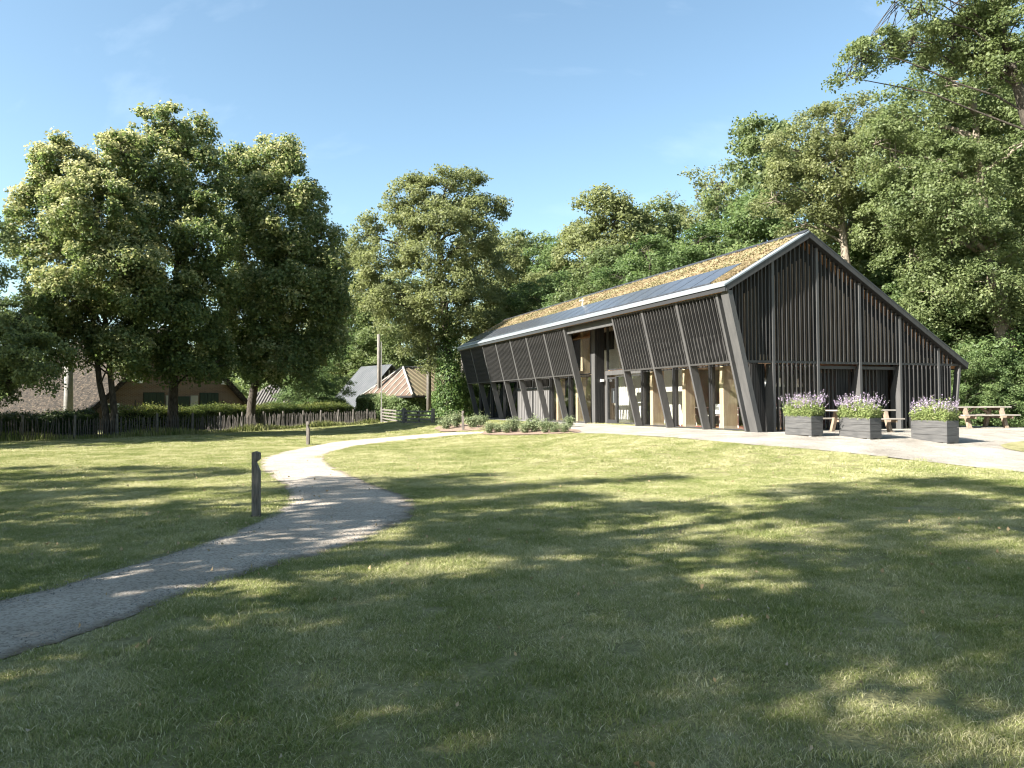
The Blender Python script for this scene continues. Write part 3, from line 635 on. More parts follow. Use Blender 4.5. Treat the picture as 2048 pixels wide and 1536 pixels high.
# ------------ gable
G1, GS = .7422, 1.7963; gk = [G1+GS*k for k in range(5)]
gpm = MB().prism([(-.5, -.02), (-.08, -.02), (-.08, 1.35), (-.37, ZL), (-.37, 9), (-.5, 9)], 'x', -.045, .045)
for k, wv in enumerate(gk):
    zt = ztop(wv)-.19
    MB().prism([(-.5, -.02), (-.08, -.02), (-.08, 1.35), (-.38, ZL-.05), (-.38, zt), (-.5, zt)], 'x', wv-.05, wv+.05).build('gable_post', M['post'], pav, bevel=.003)
RB, RT = 8.62, 8.93
MB().hexa([(RB, -.5, -.02), (RB+.08, -.5, -.02), (RB+.08, -.3, -.02), (RB, -.3, -.02), (RT, -.5, 2.24), (RT+.08, -.5, 2.24), (RT+.08, -.3, 2.24), (RT, -.3, 2.24)]).build('gable_post', M['post'], pav)
# rails
bounds = [lean(ZL)+.16]+gk+[RT+.04]
for a_, b_ in zip(bounds[:-1], bounds[1:]):
    MB().box(a_+.052, b_-.052, -.47, -.36, ZL-.04, ZL+.035).build('gable_rail', M['slat'], pav)
for k in (2, 3): MB().box(gk[k-1]+.052, gk[k]-.052, -.33, -.22, ZL-.20, ZL-.10).build('recess_head', M['slat'], pav)
# upper fins, each up to the verge
def fin(wv, z0, z1, y0=-.49, y1=-.39, mat='slat', hw=.014): MB().box(wv-hw, wv+hw, y0, y1, z0, z1).build('fin', M[mat], pav)
for bi, (a_, b_) in enumerate(zip(bounds[:-1], bounds[1:])):
    nf = [7, 9, 9, 9, 9, 4][bi] if bi else 7
    for s_ in range(nf):
        wv = a_+(b_-a_)*(s_+1)/(nf+1)
        if wv < RW: pass
        fin(wv, ZL+.035, ztop(wv)-.19)
for wv in (-.58, -.70, -.82, -.94):       # fins standing on the leaning column
    fin(wv+.13, -(wv)*ZE/OE+.02, ztop(wv+.13)-.19)
# raking top rails under the verge
def rake(wa, wb, y0, y1, d0, d1, name, mat):
    MB().hexa([(wa, y0, ztop(wa)-d1), (wb, y0, ztop(wb)-d1), (wb, y1, ztop(wb)-d1), (wa, y1, ztop(wa)-d1), (wa, y0, ztop(wa)-d0), (wb, y0, ztop(wb)-d0), (wb, y1, ztop(wb)-d0), (wa, y1, ztop(wa)-d0)]).build(name, M[mat], pav)
rake(-1.15, RW, -.64, -.60, .0, .20, 'verge_board', 'slat'); rake(RW, TW+.05, -.64, -.60, .0, .16, 'verge_board', 'slat')
# lower fins
for (a_, b_, nf) in ((gk[0], gk[1], 9), (gk[3], gk[4], 8), (gk[4], RB, 4)):
    for s_ in range(nf):
        wv = a_+(b_-a_)*(s_+1)/(nf+1); fin(wv, .05, ZL-.04)
    MB().box(a_+.052, b_-.052, -.48, -.36, 0.0, .05).build('gable_sill', M['slat'], pav)
# inner gable wall above the rooms: brown boards between dark joints, 0.4 m behind the fins
for bi, (a_, b_) in enumerate(zip(bounds[:-1], bounds[1:])):
    nf = [7, 9, 9, 9, 9, 4][bi]
    for s_ in range(nf+1):
        wv = a_+(b_-a_)*(s_+.62)/(nf+1); zt = ztop(wv)-.24-(.55 if 3 < bi+3 else .5)  # boards stop short so the dark band above imitates shade under the roof
        if zt < ZL+.2 or (bi == 0 and s_ > 4): continue
        MB().box(wv-.042, wv+.042, -.26, -.22, ZL+.04, zt).build('inner_board', M['brownboard'], pav)
MB().prism([(.3, ZL), (8.7, ZL), (8.6, ztop(8.6)-.26), (RW, RZ-.27), (-.35, ztop(-.35)-.26), (-.45, ZL)], 'y', -.07, -.03).build('gable_wall', M['dark'], pav)
# lower gable: dark board wall, windows behind fins, recessed doorways with slats
def window_x(x0, x1, z0, z1, yv, mat='glass', t=.05, name='window_frame'):
    f_ = MB(); f_.box(x0, x0+t, yv-.05, yv+.05, z0, z1); f_.box(x1-t, x1, yv-.05, yv+.05, z0, z1); f_.box(x0+t, x1-t, yv-.05, yv+.05, z0, z0+t); f_.box(x0+t, x1-t, yv-.05, yv+.05, z1-t, z1)
    o = f_.build(name, M['frame'], pav); MB().box(x0+t, x1-t, yv-.008, yv+.008, z0+t, z1-t).build('pane', M[mat], o); return o
bw = MB().box(.12, gk[0]-.055, -.10, -.02, .0, ZL-.05).build('board_wall', M['dark'], pav)
for s_ in range(6): xx = .15+s_*.09; MB().box(xx, xx+.07, -.125, -.102, .0, ZL-.05).build('board', M['dark'], bw)
window_x(gk[0]+.05, gk[1]-.06, .03, ZL-.06, -.10)
for k in (1, 2):
    x0 = gk[k]+.06; x1 = gk[k+1]-.06; yv = .12
    window_x(x0+.02, x1-.50, .03, ZL-.10, yv)
    for s_ in range(7): xx = x0+.12+s_*(x1-.62-x0-.06)/6; fin(xx, .05, ZL-.16, yv-.17, yv-.07, 'slat' if k == 2 else 'slat', .024)
    db = MB().box(x1-.48, x1, yv-.10, yv+.0, .0, ZL-.10).build('board_wall', M['dark'], pav)
    for s_ in range(4): MB().box(x1-.47+s_*.12, x1-.47+s_*.12+.095, yv-.125, yv-.102, .0, ZL-.10).build('board', M['dark'], db)
    MB().box(x0-.005, x1, yv-.30, yv-.18, .0, .045).build('gable_sill', M['slat'], pav)
MB().box(gk[3]+.05, 8.6, -.12, -.05, .25, ZL-.05).build('board_wall', M['dark'], pav)
# far gable, closed
MB().prism([(.3, 0), (8.6, 0), (8.9, 2.2), (RW, RZ-.27), (-.9, 4.3), (.3, 2.3)], 'y', 27.22, 27.30).build('gable_wall', M['dark'], pav)

# interior furniture: pendant lamps, tables, chairs
def pendant():
    t = empty('pendant_lamp'); m_ = MB(); pts = []; n_ = 12
    prof = [(.02, .30), (.06, .27), (.10, .18), (.15, .06), (.17, 0.0)]
    for r_, z_ in prof:
        for q_ in range(n_): m_.v.append((r_*math.cos(2*math.pi*q_/n_), r_*math.sin(2*math.pi*q_/n_), z_))
    for i_ in range(len(prof)-1):
        for q_ in range(n_): a_ = i_*n_+q_; c_ = i_*n_+(q_+1) % n_; m_.f.append((a_, c_, c_+n_, a_+n_))
    m_.build('shade', M['white'], t, smooth=True); MB().tube([(0, 0, .29), (0, 0, .80)], .008, 5).build('cord', M['frame'], t); return t
pl = pendant(); first = True
for i_, (wv, av, lab) in enumerate([(1.15, .55, 'white pendant lamp hanging just behind the corner column of the pavilion'), (1.75, 1.0, 'white pendant lamp behind the fins of the first gable bay, left one'), (2.5, 1.3, 'white pendant lamp behind the fins of the first gable bay, right one'),
                                    (3.6, 1.6, 'white pendant lamp seen through the slatted doorway with tan slats'), (1.4, 2.6, 'white pendant lamp behind the middle window of the long side')]):
    o = pl if first else copy_tree(pl); first = False
    x_, y_ = b2w(wv, av); o.location = (x_, y_, 1.50); tag(o, lab, 'lamp', 'white pendant lamps inside the pavilion')
def chair():
    t = empty('chair'); m_ = MB(); m_.box(-.21, .21, -.21, .21, .43, .46); m_.build('seat', M['white'], t, bevel=.006)
    MB().hexa([(-.2, .18, .50), (.2, .18, .50), (.2, .21, .50), (-.2, .21, .50), (-.18, .27, .86), (.18, .27, .86), (.18, .30, .86), (-.18, .30, .86)]).build('backrest', M['white'], t)
    for sx in (-1, 1):
        for sy in (-1, 1): MB().tube([(sx*.16, sy*.16, .43), (sx*.22, sy*.23, 0)], .013, 6).build('leg', M['white'], t)
    return t
def table():
    t = empty('cafe_table'); MB().box(-.6, .6, -.4, .4, .72, .75).build('table_top', M['white'], t, bevel=.005)
    for sx in (-1, 1):
        for sy in (-1, 1): MB().tube([(sx*.5, sy*.32, .72), (sx*.55, sy*.36, 0)], .018, 6).build('leg', M['white'], t)
    return t
ch = chair(); tb = table(); fc = ft = True
for wv, av, rz, lab in ((1.35, 1.05, .4, 'white chair inside beside the nearest window of the long side'), (1.5, 2.9, 2.0, 'white chair inside between the first and second timber columns'),
                        (1.45, 3.7, -1.2, 'white chair inside, left of the second timber column'), (1.6, 5.5, .3, 'white chair inside near the third window bay'), (3.0, 1.6, 1.0, 'white chair deep inside behind the gable fins')):
    o = ch if fc else copy_tree(ch); fc = False; x_, y_ = b2w(wv, av); o.location = (x_, y_, .03); o.rotation_euler = (0, 0, BYAW+rz); tag(o, lab, 'chair', 'white chairs inside the pavilion')
for wv, av, rz, lab in ((2.1, 1.2, 0, 'white table inside behind the nearest window of the long side'), (2.2, 3.3, 1.57, 'white table inside behind the second window of the long side'), (2.1, 5.2, 1.57, 'white table inside behind the third window of the long side')):
    o = tb if ft else copy_tree(tb); ft = False; x_, y_ = b2w(wv, av); o.location = (x_, y_, .03); o.rotation_euler = (0, 0, BYAW+rz); tag(o, lab, 'table', 'white tables inside the pavilion')

# ------------------------------------------------------------------ planters with lavender
def planter():
    t = empty('planter'); Lp, Dp, Hp = 1.06, .42, .58
    for k in range(3):
        z0, z1 = .03+k*.185, .03+(k+1)*.185-.006
        for y_ in (0, Dp-.025): MB().box(0.026, Lp-.026, y_, y_+.025, z0, z1).build('plank', M['planter'], t, bevel=.002)
        for x_ in (0, Lp-.025): MB().box(x_, x_+.025, 0, Dp, z0, z1).build('plank', M['planter'], t, bevel=.002)
    MB().box(.03, Lp-.03, .03, Dp-.03, .1, .5).build('soil', M['soil'], t)
    for x_ in (.03, Lp-.13):
        for y_ in (.02, Dp-.12): MB().box(x_, x_+.10, y_, y_+.10, 0.0, .03).build('foot', M['concrete'], t)
    return t
def lavender(seed, tall=.55):
    r = np.random.default_rng(seed); t = empty('lavender_bush'); k = 6500
    P = np.column_stack([r.uniform(-.52, .52, k), r.uniform(-.24, .24, k), np.zeros(k)])
    edge = 1-.55*np.clip(np.abs(P[:, 0])/.55, 0, 1)**3-.25*(P[:, 1]/.25)**2
    h = r.random(k)**.75*.42*edge*(1+.25*r.normal(size=k)); h = np.maximum(h, 0); spread = 1+h*.75; P[:, 0] *= spread; P[:, 1] *= spread; P[:, 2] = h-.01
    Nn = rdir(k, r)*1.0+np.array([0, -.1, .25]); V, Fq = leaf_quads(P, Nn, .085, r, aspect=.2)
    mesh_np('foliage', V, Fq, M['leaf_lav'], t, tint=np.repeat(np.clip(r.normal(.45, .22, k), 0, 1), 4))
    ns = 170; st = MB(); FP = []
    for i_ in range(ns):
        x0, y0 = r.uniform(-.5, .5), r.uniform(-.2, .2); hh = tall*r.uniform(.55, 1.05)*(1+.16*math.sin(x0*9+seed)); hh *= 1.22 if r.random() < .07 else 1; dx, dy = x0*.35+r.normal(0, .07), y0*.5+r.normal(0, .05)
        a_ = np.array([x0, y0, .05]); b_ = np.array([x0+dx, y0+dy, hh]); st.tube([tuple(a_), tuple((a_+b_)/2+r.normal(0, .008, 3)), tuple(b_)], .0028, 3, cap=False)
        m_ = 16; u = r.uniform(.62, 1.02, m_); u = np.round(u*14)/14; FP.append(a_+(b_-a_)*u[:, None]+r.normal(0, .011, (m_, 3)))
    st.build('stems', M['leaf_lav'], t); FP = np.vstack(FP); V, Fq = leaf_quads(FP, rdir(len(FP), r), .030, r, aspect=.8)
    mesh_np('flower_spikes', V, Fq, M['flower'], t, tint=np.repeat(np.clip(r.normal(.5, .25, len(FP)), 0, 1), 4))
    return t
pt = planter(); f1 = True
for i_, (px, py, lab, ll, sc_, rz_, sd_) in enumerate([
        (1623, 875, 'grey plank planter nearest the leaning corner, leftmost of the three', 'purple flowering lavender in the leftmost plank planter', 1.0, 0, 11),
        (1740.5, 881, 'grey plank planter in the middle of the three, before the picnic table', 'purple flowering lavender in the middle plank planter', 1.02, .03, 12),
        (1894.5, 889.5, 'largest looking grey plank planter, rightmost of the three on the gravel', 'purple flowering lavender in the rightmost plank planter', 1.06, 0, 13)]):
    o = pt if f1 else copy_tree(pt); f1 = False; x_, y_ = gp(px, py); z_ = float(gz(x_, y_))+.022
    # corner at the photo's front corner; local x runs back along the long side of the pavilion
    o.location = (x_, y_, z_); o.rotation_euler = (0, 0, BYAW+math.pi/2+rz_); o.scale = (sc_, sc_, sc_)
    # mirror-free: shift so that the box extends away from the camera and to the right
    u = Vector((-math.sin(BYAW+rz_), math.cos(BYAW+rz_), 0)); v_ = Vector((math.cos(BYAW+rz_), math.sin(BYAW+rz_), 0))
    o.location = Vector((x_, y_, z_)) + v_*.42*sc_
    tag(o, lab, 'planter', 'plank planters on the terrace')
    lv = lavender(sd_, .60); lv.location = Vector((x_, y_, z_+.56*sc_))+u*.53*sc_+v_*.21*sc_; lv.rotation_euler = (0, 0, BYAW+math.pi/2+rz_)
    tag(lv, ll, 'lavender', 'lavender in the planters')

# ------------------------------------------------------------------ picnic tables
def picnic():
    t = empty('picnic_table'); 
    for k in range(4): MB().box(-1.0, 1.0, -.36+k*.183, -.36+k*.183+.17, .70, .745).build('tabletop_plank', M['bench'], t, bevel=.004)
    for y_ in (-.80, .55): 
        MB().box(-1.0, 1.0, y_, y_+.25, .42, .465).build('seat_plank', M['bench'], t, bevel=.004)
    for x_ in (-.72, .60):
        for sy in (-1, 1):
            MB().hexa([(x_, sy*.55-.07, 0), (x_+.11, sy*.55-.07, 0), (x_+.11, sy*.55+.07, 0), (x_, sy*.55+.07, 0), (x_, sy*.28-.07, .70), (x_+.11, sy*.28-.07, .70), (x_+.11, sy*.28+.07, .70), (x_, sy*.28+.07, .70)]).build('leg', M['benchleg'], t, bevel=.004)
        MB().box(x_+.11, x_+.155, -.78, .78, .33, .42).build('crossbar', M['benchleg'], t)
        MB().box(x_+.11, x_+.155, -.34, .34, .60, .70).build('crossbar', M['benchleg'], t)
        s_ = 1 if x_ < 0 else -1; xa = x_+.155 if s_ > 0 else x_
        MB().hexa([(xa, -.04, .40), (xa+s_*.08, -.04, .36), (xa+s_*.08, .04, .36), (xa, .04, .40), (xa+s_*.42, -.04, .70), (xa+s_*.52, -.04, .70), (xa+s_*.52, .04, .70), (xa+s_*.42, .04, .70)]).build('brace', M['benchleg'], t)
    return t
pc = picnic(); x_, y_ = 11.05, 23.85; pc.location = (x_-.15, y_-.1, float(gz(x_, y_))+.02); pc.rotation_euler = (0, 0, R(8)); pc.scale = (.97, .97, .93)
tag(pc, 'silvered wooden picnic table standing behind the planters before the gable', 'picnic table', 'picnic tables')
p2 = copy_tree(pc); x_, y_ = at(1955, 840, 26.9)[0], 26.9; p2.location = (x_, y_, float(gz(x_, y_))+.02); p2.rotation_euler = (0, 0, R(3)); p2.scale = (1, 1, 1)
tag(p2, 'silvered wooden picnic table right of the pavilion by the trees', 'picnic table', 'picnic tables')

# ------------------------------------------------------------------ bollards
def bollard_mesh(h=.905, wd=.105):
    prof = [(0, 0), (wd, 0), (wd, h*.69), (wd*.5, h*.835), (wd, h*.875), (wd, h*.975), (wd*.45, h), (0, h*.985)]
    return MB().prism(prof, 'y', -.055, .055)
bm_ = bollard_mesh().mesh('bollard', M['bollard'], bevel=.004)
for px, py, h_, rz, lab in ((512, 1032, 1, .12, 'notched dark wooden bollard close by at the inside of the path bend'), (616, 890.5, 1.0, -.15, 'notched wooden bollard beyond the path, middle one of three'), (926, 861, 1, -.1, 'small looking wooden bollard standing between the shrubs by the pavilion')):
    x_, y_ = gp(px, py); k_ = 1.0
    o = empty('bollard', (x_, y_, float(gz(x_, y_))-.01), rz); b_ = inst('post', bm_, o, (-.05, 0, 0), (0, 0, 0), (1, 1, h_))
    inst('base_collar', MB().box(-.075, .078, -.078, .078, -.05, .018).mesh('base_collar', M['soil']), o)
    tag(o, lab, 'bollard', 'wooden bollards along the path')


# ------------------------------------------------------------------ farm buildings at the left
def quadpiece(p, th=.04):
    """a thin slab below four points"""
    a, b_, c_ = Vector(p[0]), Vector(p[1]), Vector(p[2]); n_ = (b_-a).cross(c_-a).normalized()
    if n_.z < 0: n_ = -n_
    return MB().hexa([tuple(Vector(q)-n_*th) for q in p]+[tuple(q) for q in p])
def farmhouse():
    hx, hy, _ = at(165, 830, 46.0); yaw = R(50); W_, Ld, ez, rz_ = 11.6, 18.0, .35, 6.1
    t = empty('farmhouse', (hx, hy, -.55), yaw); tag(t, 'old brick farmhouse with big mossy thatched roof behind the hedge and lindens', 'farmhouse')
    e = ez+.55; rr = rz_+.55; md = W_/2
    MB().prism([(.25, 0), (W_-.25, 0), (W_-.25, e+.2), (md+1.6, rr-1.9), (md-1.6, rr-1.9), (.25, e+.2)], 'y', 0, .3).build('gable_wall', M['brick'], t)
    MB().box(.3, .6, .3, Ld, 0, e+.1).build('side_wall', M['brick'], t)
    sl = (rr-e)/md
    def rp(u, y_, side, h=0):
        x_ = -.35+(md+.35)*u if side < 0 else W_+.35-(md+.35)*u
        return (x_, y_, e-.35*sl+(rr-e+.35*sl)*u+h)
    r_ = np.random.default_rng(4)
    for side in (-1, 1):
        nu, na = 46, 90; V = []; 
        for a_ in range(na):
            for u_ in range(nu):
                uu = u_/(nu-1); yy = -.45+(Ld+.4)*a_/(na-1); yy += 1.8*max(0, (uu-.62)/.38)*(1-a_/(na-1))
                p = rp(uu, yy, side, .10+.05*math.sin(uu*30+yy*.5)*.5+r_.uniform(-.06, .07)); V.append(p)
        i_, j_ = np.meshgrid(np.arange(nu-1), np.arange(na-1)); b_ = (j_*nu+i_).ravel()
        top = mesh_np('thatch', V, np.stack([b_, b_+1, b_+nu+1, b_+nu], -1), M['thatch'], t)
        p = [rp(0, -.45, side), rp(.64, -.45, side), rp(.64, -.1, side), rp(0, -.1, side)]
        q = [rp(0, -.45, side, -.28), rp(.64, -.45, side, -.28), rp(.64, -.1, side, -.28), rp(0, -.1, side, -.28)]
        MB().hexa(q+[tuple(Vector(v)+Vector((0, 0, .12))) for v in p]).build('verge', M['thatch'], t)
    def opening(x0, x1, z0, z1, nm, mat, fr=None):
        o = MB().box(x0, x1, -.05, .02, z0, z1).build(nm, mat, t)
        if fr:
            for b_ in ((x0-.09, x0-.002, z0-.09, z1+.09), (x1+.002, x1+.09, z0-.09, z1+.09), (x0, x1, z1+.002, z1+.09), (x0, x1, z0-.09, z0-.002)):
                MB().box(b_[0], b_[1], -.09, -.002, b_[2], b_[3]).build('frame', fr, o)
        return o
    q_ = W_/10.6
    opening(1.15*q_, 1.85*q_, .75, 1.55, 'window', M['greendoor'], M['white']); opening(8.75*q_, 9.45*q_, .85, 1.35, 'window', M['greendoor'], M['white'])
    for x0, x1, zt in ((3.3*q_, 4.55*q_, 2.35), (6.75*q_, 8.0*q_, 2.35)):
        d = opening(x0, x1, 0, zt, 'barn_door', M['greendoor'])
        for s_ in range(5): xx = x0+.03+(x1-x0-.06)*s_/5; MB().box(xx, xx+(x1-x0-.06)/5-.02, -.085, -.052, .03, zt-.05).build('plank', M['greendoor'], d)
    for x0 in (4.62*q_, 6.15*q_): MB().box(x0, x0+.5, -.12, -.02, .1, 2.15).build('shutter', M['offwhite'], t)
    MB().box(5.15*q_, 6.1*q_, -.05, .02, .0, 2.1).build('barn_door', M['greendoor'], t)
    for x_ in (3.1*q_, 8.35*q_): MB().tube([(x_, -.05, 2.95), (x_, -.09, 3.4)], [.20, .13], 6).build('cream_ornament', M['white'], t)
    for x_ in (2.85*q_, 8.3*q_): MB().box(x_-.025, x_+.025, -.04, -.003, 1.3, 1.85).build('wall_anchor', M['frame'], t)
farmhouse()
# pale column beside the thatched roof
x_, y_, _ = at(137, 800, 40); o = MB().tube([(0, 0, 0), (0, 0, 2.6), (0, 0, 4.6)], [.24, .21, .19], 14).build('concrete_column', M['concrete'], None, smooth=True); o.location = (x_, y_, -.56)
tag(o, 'pale round concrete column standing in front of the thatched roof', 'column')
# low shed with pantiles
def shed():
    x_, y_, _ = at(478, 812, 62); t = empty('tiled_shed', (x_, y_, -.55), R(-4)); tag(t, 'small shed with pantile roof, its sunlit tile rows coloured lighter, behind the hedge', 'shed')
    W_, D_, e, r_ = 4.9, 5.0, 1.45, 3.35
    MB().box(.1, W_-.1, .1, D_-.1, 0, e).build('wall', M['brick'], t)
    ap = (1.9, D_/2, r_)
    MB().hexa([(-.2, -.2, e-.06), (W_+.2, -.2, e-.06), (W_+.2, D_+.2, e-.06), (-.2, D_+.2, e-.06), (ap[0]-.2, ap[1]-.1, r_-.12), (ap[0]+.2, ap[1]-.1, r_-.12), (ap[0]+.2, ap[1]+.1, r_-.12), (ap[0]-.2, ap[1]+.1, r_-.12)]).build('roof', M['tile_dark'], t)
    n_ = 22
    for k in range(n_):
        xa = -.2+(W_+.4)*k/n_; xb = xa+(W_+.4)/n_*.5
        def top_u(x): return max(0.02, min(1, (x+.2)/(ap[0]+.2) if x < ap[0] else (W_+.2-x)/(W_+.2-ap[0])))
        u = min(top_u(xa), top_u(xb))
        def pt_(x, u_, h): return (x, -.2+(ap[1]+.1)*u_, e+(r_-e-.05)*u_+h)
        MB().hexa([pt_(xa, 0, -.02), pt_(xb, 0, -.02), pt_(xb, u, -.02), pt_(xa, u, -.02), pt_(xa, 0, .05), pt_(xb, 0, .05), pt_(xb, u, .05), pt_(xa, u, .05)]).build('tile_row', M['tile_lit'], t)
shed()
# grey steep-roofed barn
def grey_barn():
    P0 = Vector(at(722, 731, 82)); P1 = Vector(at(784, 731, 77)); z = (P0.z+P1.z)/2
    u = (P1-P0); u.z = 0; Lr = u.length; u.normalize(); ang = math.atan2(u.y, u.x)
    t = empty('grey_barn', (P0.x, P0.y, -.55), ang); tag(t, 'barn with a steep plain grey roof beside the rusty hay shelter', 'barn')
    h = z+.55; run = 4.6; e = .6
    MB().hexa([(0, -run, e-.12), (Lr, -run, e-.12), (Lr, 0, h-.14), (0, 0, h-.14), (0, -run, e), (Lr, -run, e), (Lr, 0, h), (0, 0, h)]).build('roof', M['greyroof'], t)
    MB().hexa([(0, .02, h-.14), (Lr, .02, h-.14), (Lr, run, e-.12), (0, run, e-.12), (0, .02, h), (Lr, .02, h), (Lr, run, e), (0, run, e)]).build('roof', M['greyroof'], t)
    for k in range(15):
        xx = Lr*(k+.5)/15; MB().hexa([(xx-.02, -run, e+.003), (xx+.02, -run, e+.003), (xx+.02, -.05, h+.003), (xx-.02, -.05, h+.003), (xx-.02, -run, e+.03), (xx+.02, -run, e+.03), (xx+.02, -.05, h+.03), (xx-.02, -.05, h+.03)]).build('roof_rib', M['greyroof'], t)
    MB().prism([(-run+.4, 0), (run-.4, 0), (run-.4, e+.1), (0, h-.3), (-run+.4, e+.1)], 'x', Lr-.3, Lr-.15).build('gable_wall', M['dark'], t)
    for k in range(16):
        yy = -run+.8+(2*run-1.6)*k/15; zt = e+(h-e)*(1-abs(yy)/run)-.35; MB().box(Lr-.14, Lr-.09, yy-.07, yy+.07, 0, max(zt, .3)).build('board', M['offwhite'], t)
    MB().prism([(-run+.4, 0), (run-.4, 0), (run-.4, e+.1), (0, h-.3), (-run+.4, e+.1)], 'x', .15, .3).build('gable_wall', M['dark'], t)
grey_barn()
# hay shelter with rusty hipped roof on tall poles
def hay():
    A = Vector(at(722, 790, 66)); Bp = Vector(at(825, 790, 61)); Rg_ = Vector(at(806, 733, 66.5)); R2 = Vector(at(890, 735, 70)); Cc = Vector(at(945, 786, 66)); Dd = A+(Cc-Bp)
    A.z = Bp.z = Cc.z = Dd.z = 1.62; Rg_.z = R2.z = 4.15
    t = empty('hay_shelter', (A.x, A.y, -.55)); tag(t, 'open hay shelter with a hipped rusty sheet roof sliding on tall poles', 'hay shelter')
    o0 = Vector((A.x, A.y, -.55)); A, Bp, Cc, Dd, Rg_, R2 = [p-o0 for p in (A, Bp, Cc, Dd, Rg_, R2)]
    # left hip face, sheet by sheet
    def face(e0, e1, t0, t1, n_, mat, rib):
        for k in range(n_):
            s0, s1 = k/n_, (k+1)/n_; a0, a1 = e0.lerp(e1, s0+.004), e0.lerp(e1, s1-.004)
            if t0 == t1: c0, c1 = t0, t0
            down = ((t0+t1)/2-(e0+e1)/2); ed = (e1-e0); L_ = ed.length
            def top(s):
                p = e0.lerp(e1, s)
                # run straight up the slope until the hip line is met
                edn = ed.normalized(); upv = down-edn*down.dot(edn); sA = (t0-e0).dot(edn)/L_; sB = (t1-e0).dot(edn)/L_
                f = 1.0
                if s < sA: f = s/sA if sA > 0 else 1
                if s > sB: f = min(f, (1-s)/(1-sB) if sB < 1 else 1)
                return p+upv*max(f, .02)
            b0, b1 = top(s0+.004), top(s1-.004)
            quadpiece([tuple(a0), tuple(a1), tuple(b1), tuple(b0)], .03).build('sheet', M[mat], t)
            if rib:
                MB().tube([tuple(a0+Vector((0, 0, .03))), tuple(b0+Vector((0, 0, .03)))], .045, 5).build('sheet_rib', M['offwhite'] if rib == 1 else M[mat], t)
    face(A, Bp, Rg_, Rg_, 9, 'rust', 1); face(Bp, Cc, Rg_, R2, 12, 'rustyellow', 2)
    quadpiece([tuple(Dd), tuple(A), tuple(Rg_), tuple(R2)], .03).build('sheet', M['rust'], t)
    quadpiece([tuple(Cc), tuple(Dd), tuple(R2), tuple(R2+Vector((.01, .01, 0)))], .03).build('sheet', M['rust'], t)
    for p, q in ((Bp, Rg_), (A, Rg_), (Rg_, R2)): MB().tube([tuple(p+Vector((0, 0, .04))), tuple(q+Vector((0, 0, .05)))], .10, 6).build('hip_cap', M['concrete'], t)
    for p, q in ((A, Bp), (Bp, Cc)): MB().tube([tuple(p+Vector((0, 0, -.10))), tuple(q+Vector((0, 0, -.10)))], .09, 5).build('eave_beam', M['dark'], t)
    for nm, px, Yp, top, r_ in (('pole', 757.5, 65.5, 668, .15), ('pole', 857.5, 60.6, 652, .17), ('pole', 925, 66, 690, .15)):
        b_ = Vector(at(px, 800, Yp))-o0; tp = Vector(at(px, top, Yp))-o0; b_.z = 0
        MB().tube([tuple(b_), (b_.x+.02, b_.y, tp.z*.6), tuple(tp)], [r_*1.15, r_*1.05, r_*.9], 8).build('pole', M['pale_wood'], t, smooth=True)
    MB().box(A.x+.8, Cc.x-.6, Bp.y+3.4, Bp.y+3.5, 0, 2.0).build('rear_boarding', M['dark'], t)
hay()
x_, y_, _ = at(763, 800, 57); tz = at(763, 683, 57)[2]; o = MB().tube([(0, 0, 0), (0, 0, tz+.55)], [.042, .03], 8).build('flag_pole', M['concrete'], None); o.location = (x_, y_, -.55)
tag(o, 'thin pale mast in front of the rusty hay shelter', 'mast')

# ------------------------------------------------------------------ fence, gate, hedges
fpx = [(-90, 888), (0, 883), (120, 880), (260, 874), (400, 868), (500, 862), (600, 856), (700, 850), (752, 847)]
FL = smooth_line([gp(*p) for p in fpx], 400); seg = np.r_[0, np.cumsum(np.linalg.norm(np.diff(FL, axis=0), axis=1))]
fence = empty('paling_fence', (FL[200][0], FL[200][1], float(gz(*FL[200]))-0.0)); fo = Vector(fence.location)
tag(fence, 'chestnut paling fence of thin grey stakes along the hedge and lindens', 'fence')
def on_f(s): return (float(np.interp(s, seg, FL[:, 0])), float(np.interp(s, seg, FL[:, 1])))
pal = []
for k in range(4):
    r_ = np.random.default_rng(k+20); b1 = r_.normal(0, .012, 2); h = .92+.05*k/2
    m_ = MB().tube([(0, 0, -.02), (b1[0], b1[1], h*.5), (r_.normal(0, .015), 0, h-.06), (0, 0, h)], [.024, .022, .019, .006], 5); pal.append(m_.mesh('pale', M['stake']))
post_m = MB().tube([(0, 0, -.1), (0, 0, 1.12)], [.062, .055], 8).mesh('fence_post', M['pale_wood'])
npale = 290; r_ = np.random.default_rng(5)
for k in range(npale):
    s_ = seg[-1]*(k+.5+r_.uniform(-.2, .2))/npale; x_, y_ = on_f(s_)
    inst('pale', pal[k % 4], fence, (x_-fo.x, y_-fo.y, float(gz(x_, y_))-fo.z), (r_.normal(0, .035), r_.normal(0, .045), r_.uniform(0, 6)), (1, 1, r_.uniform(.9, 1.06)))
for k in range(15):
    x_, y_ = on_f(seg[-1]*(k+.35)/15); inst('fence_post', post_m, fence, (x_-fo.x, y_-fo.y+.06, float(gz(x_, y_))-fo.z), (0, r_.normal(0, .03), 0))
for hz in (.28, .74):
    MB().tube([(FL[i_][0]-fo.x, FL[i_][1]-fo.y+.03, float(gz(*FL[i_]))-fo.z+hz) for i_ in range(0, 400, 6)], .006, 4).build('wire', M['frame'], fence)
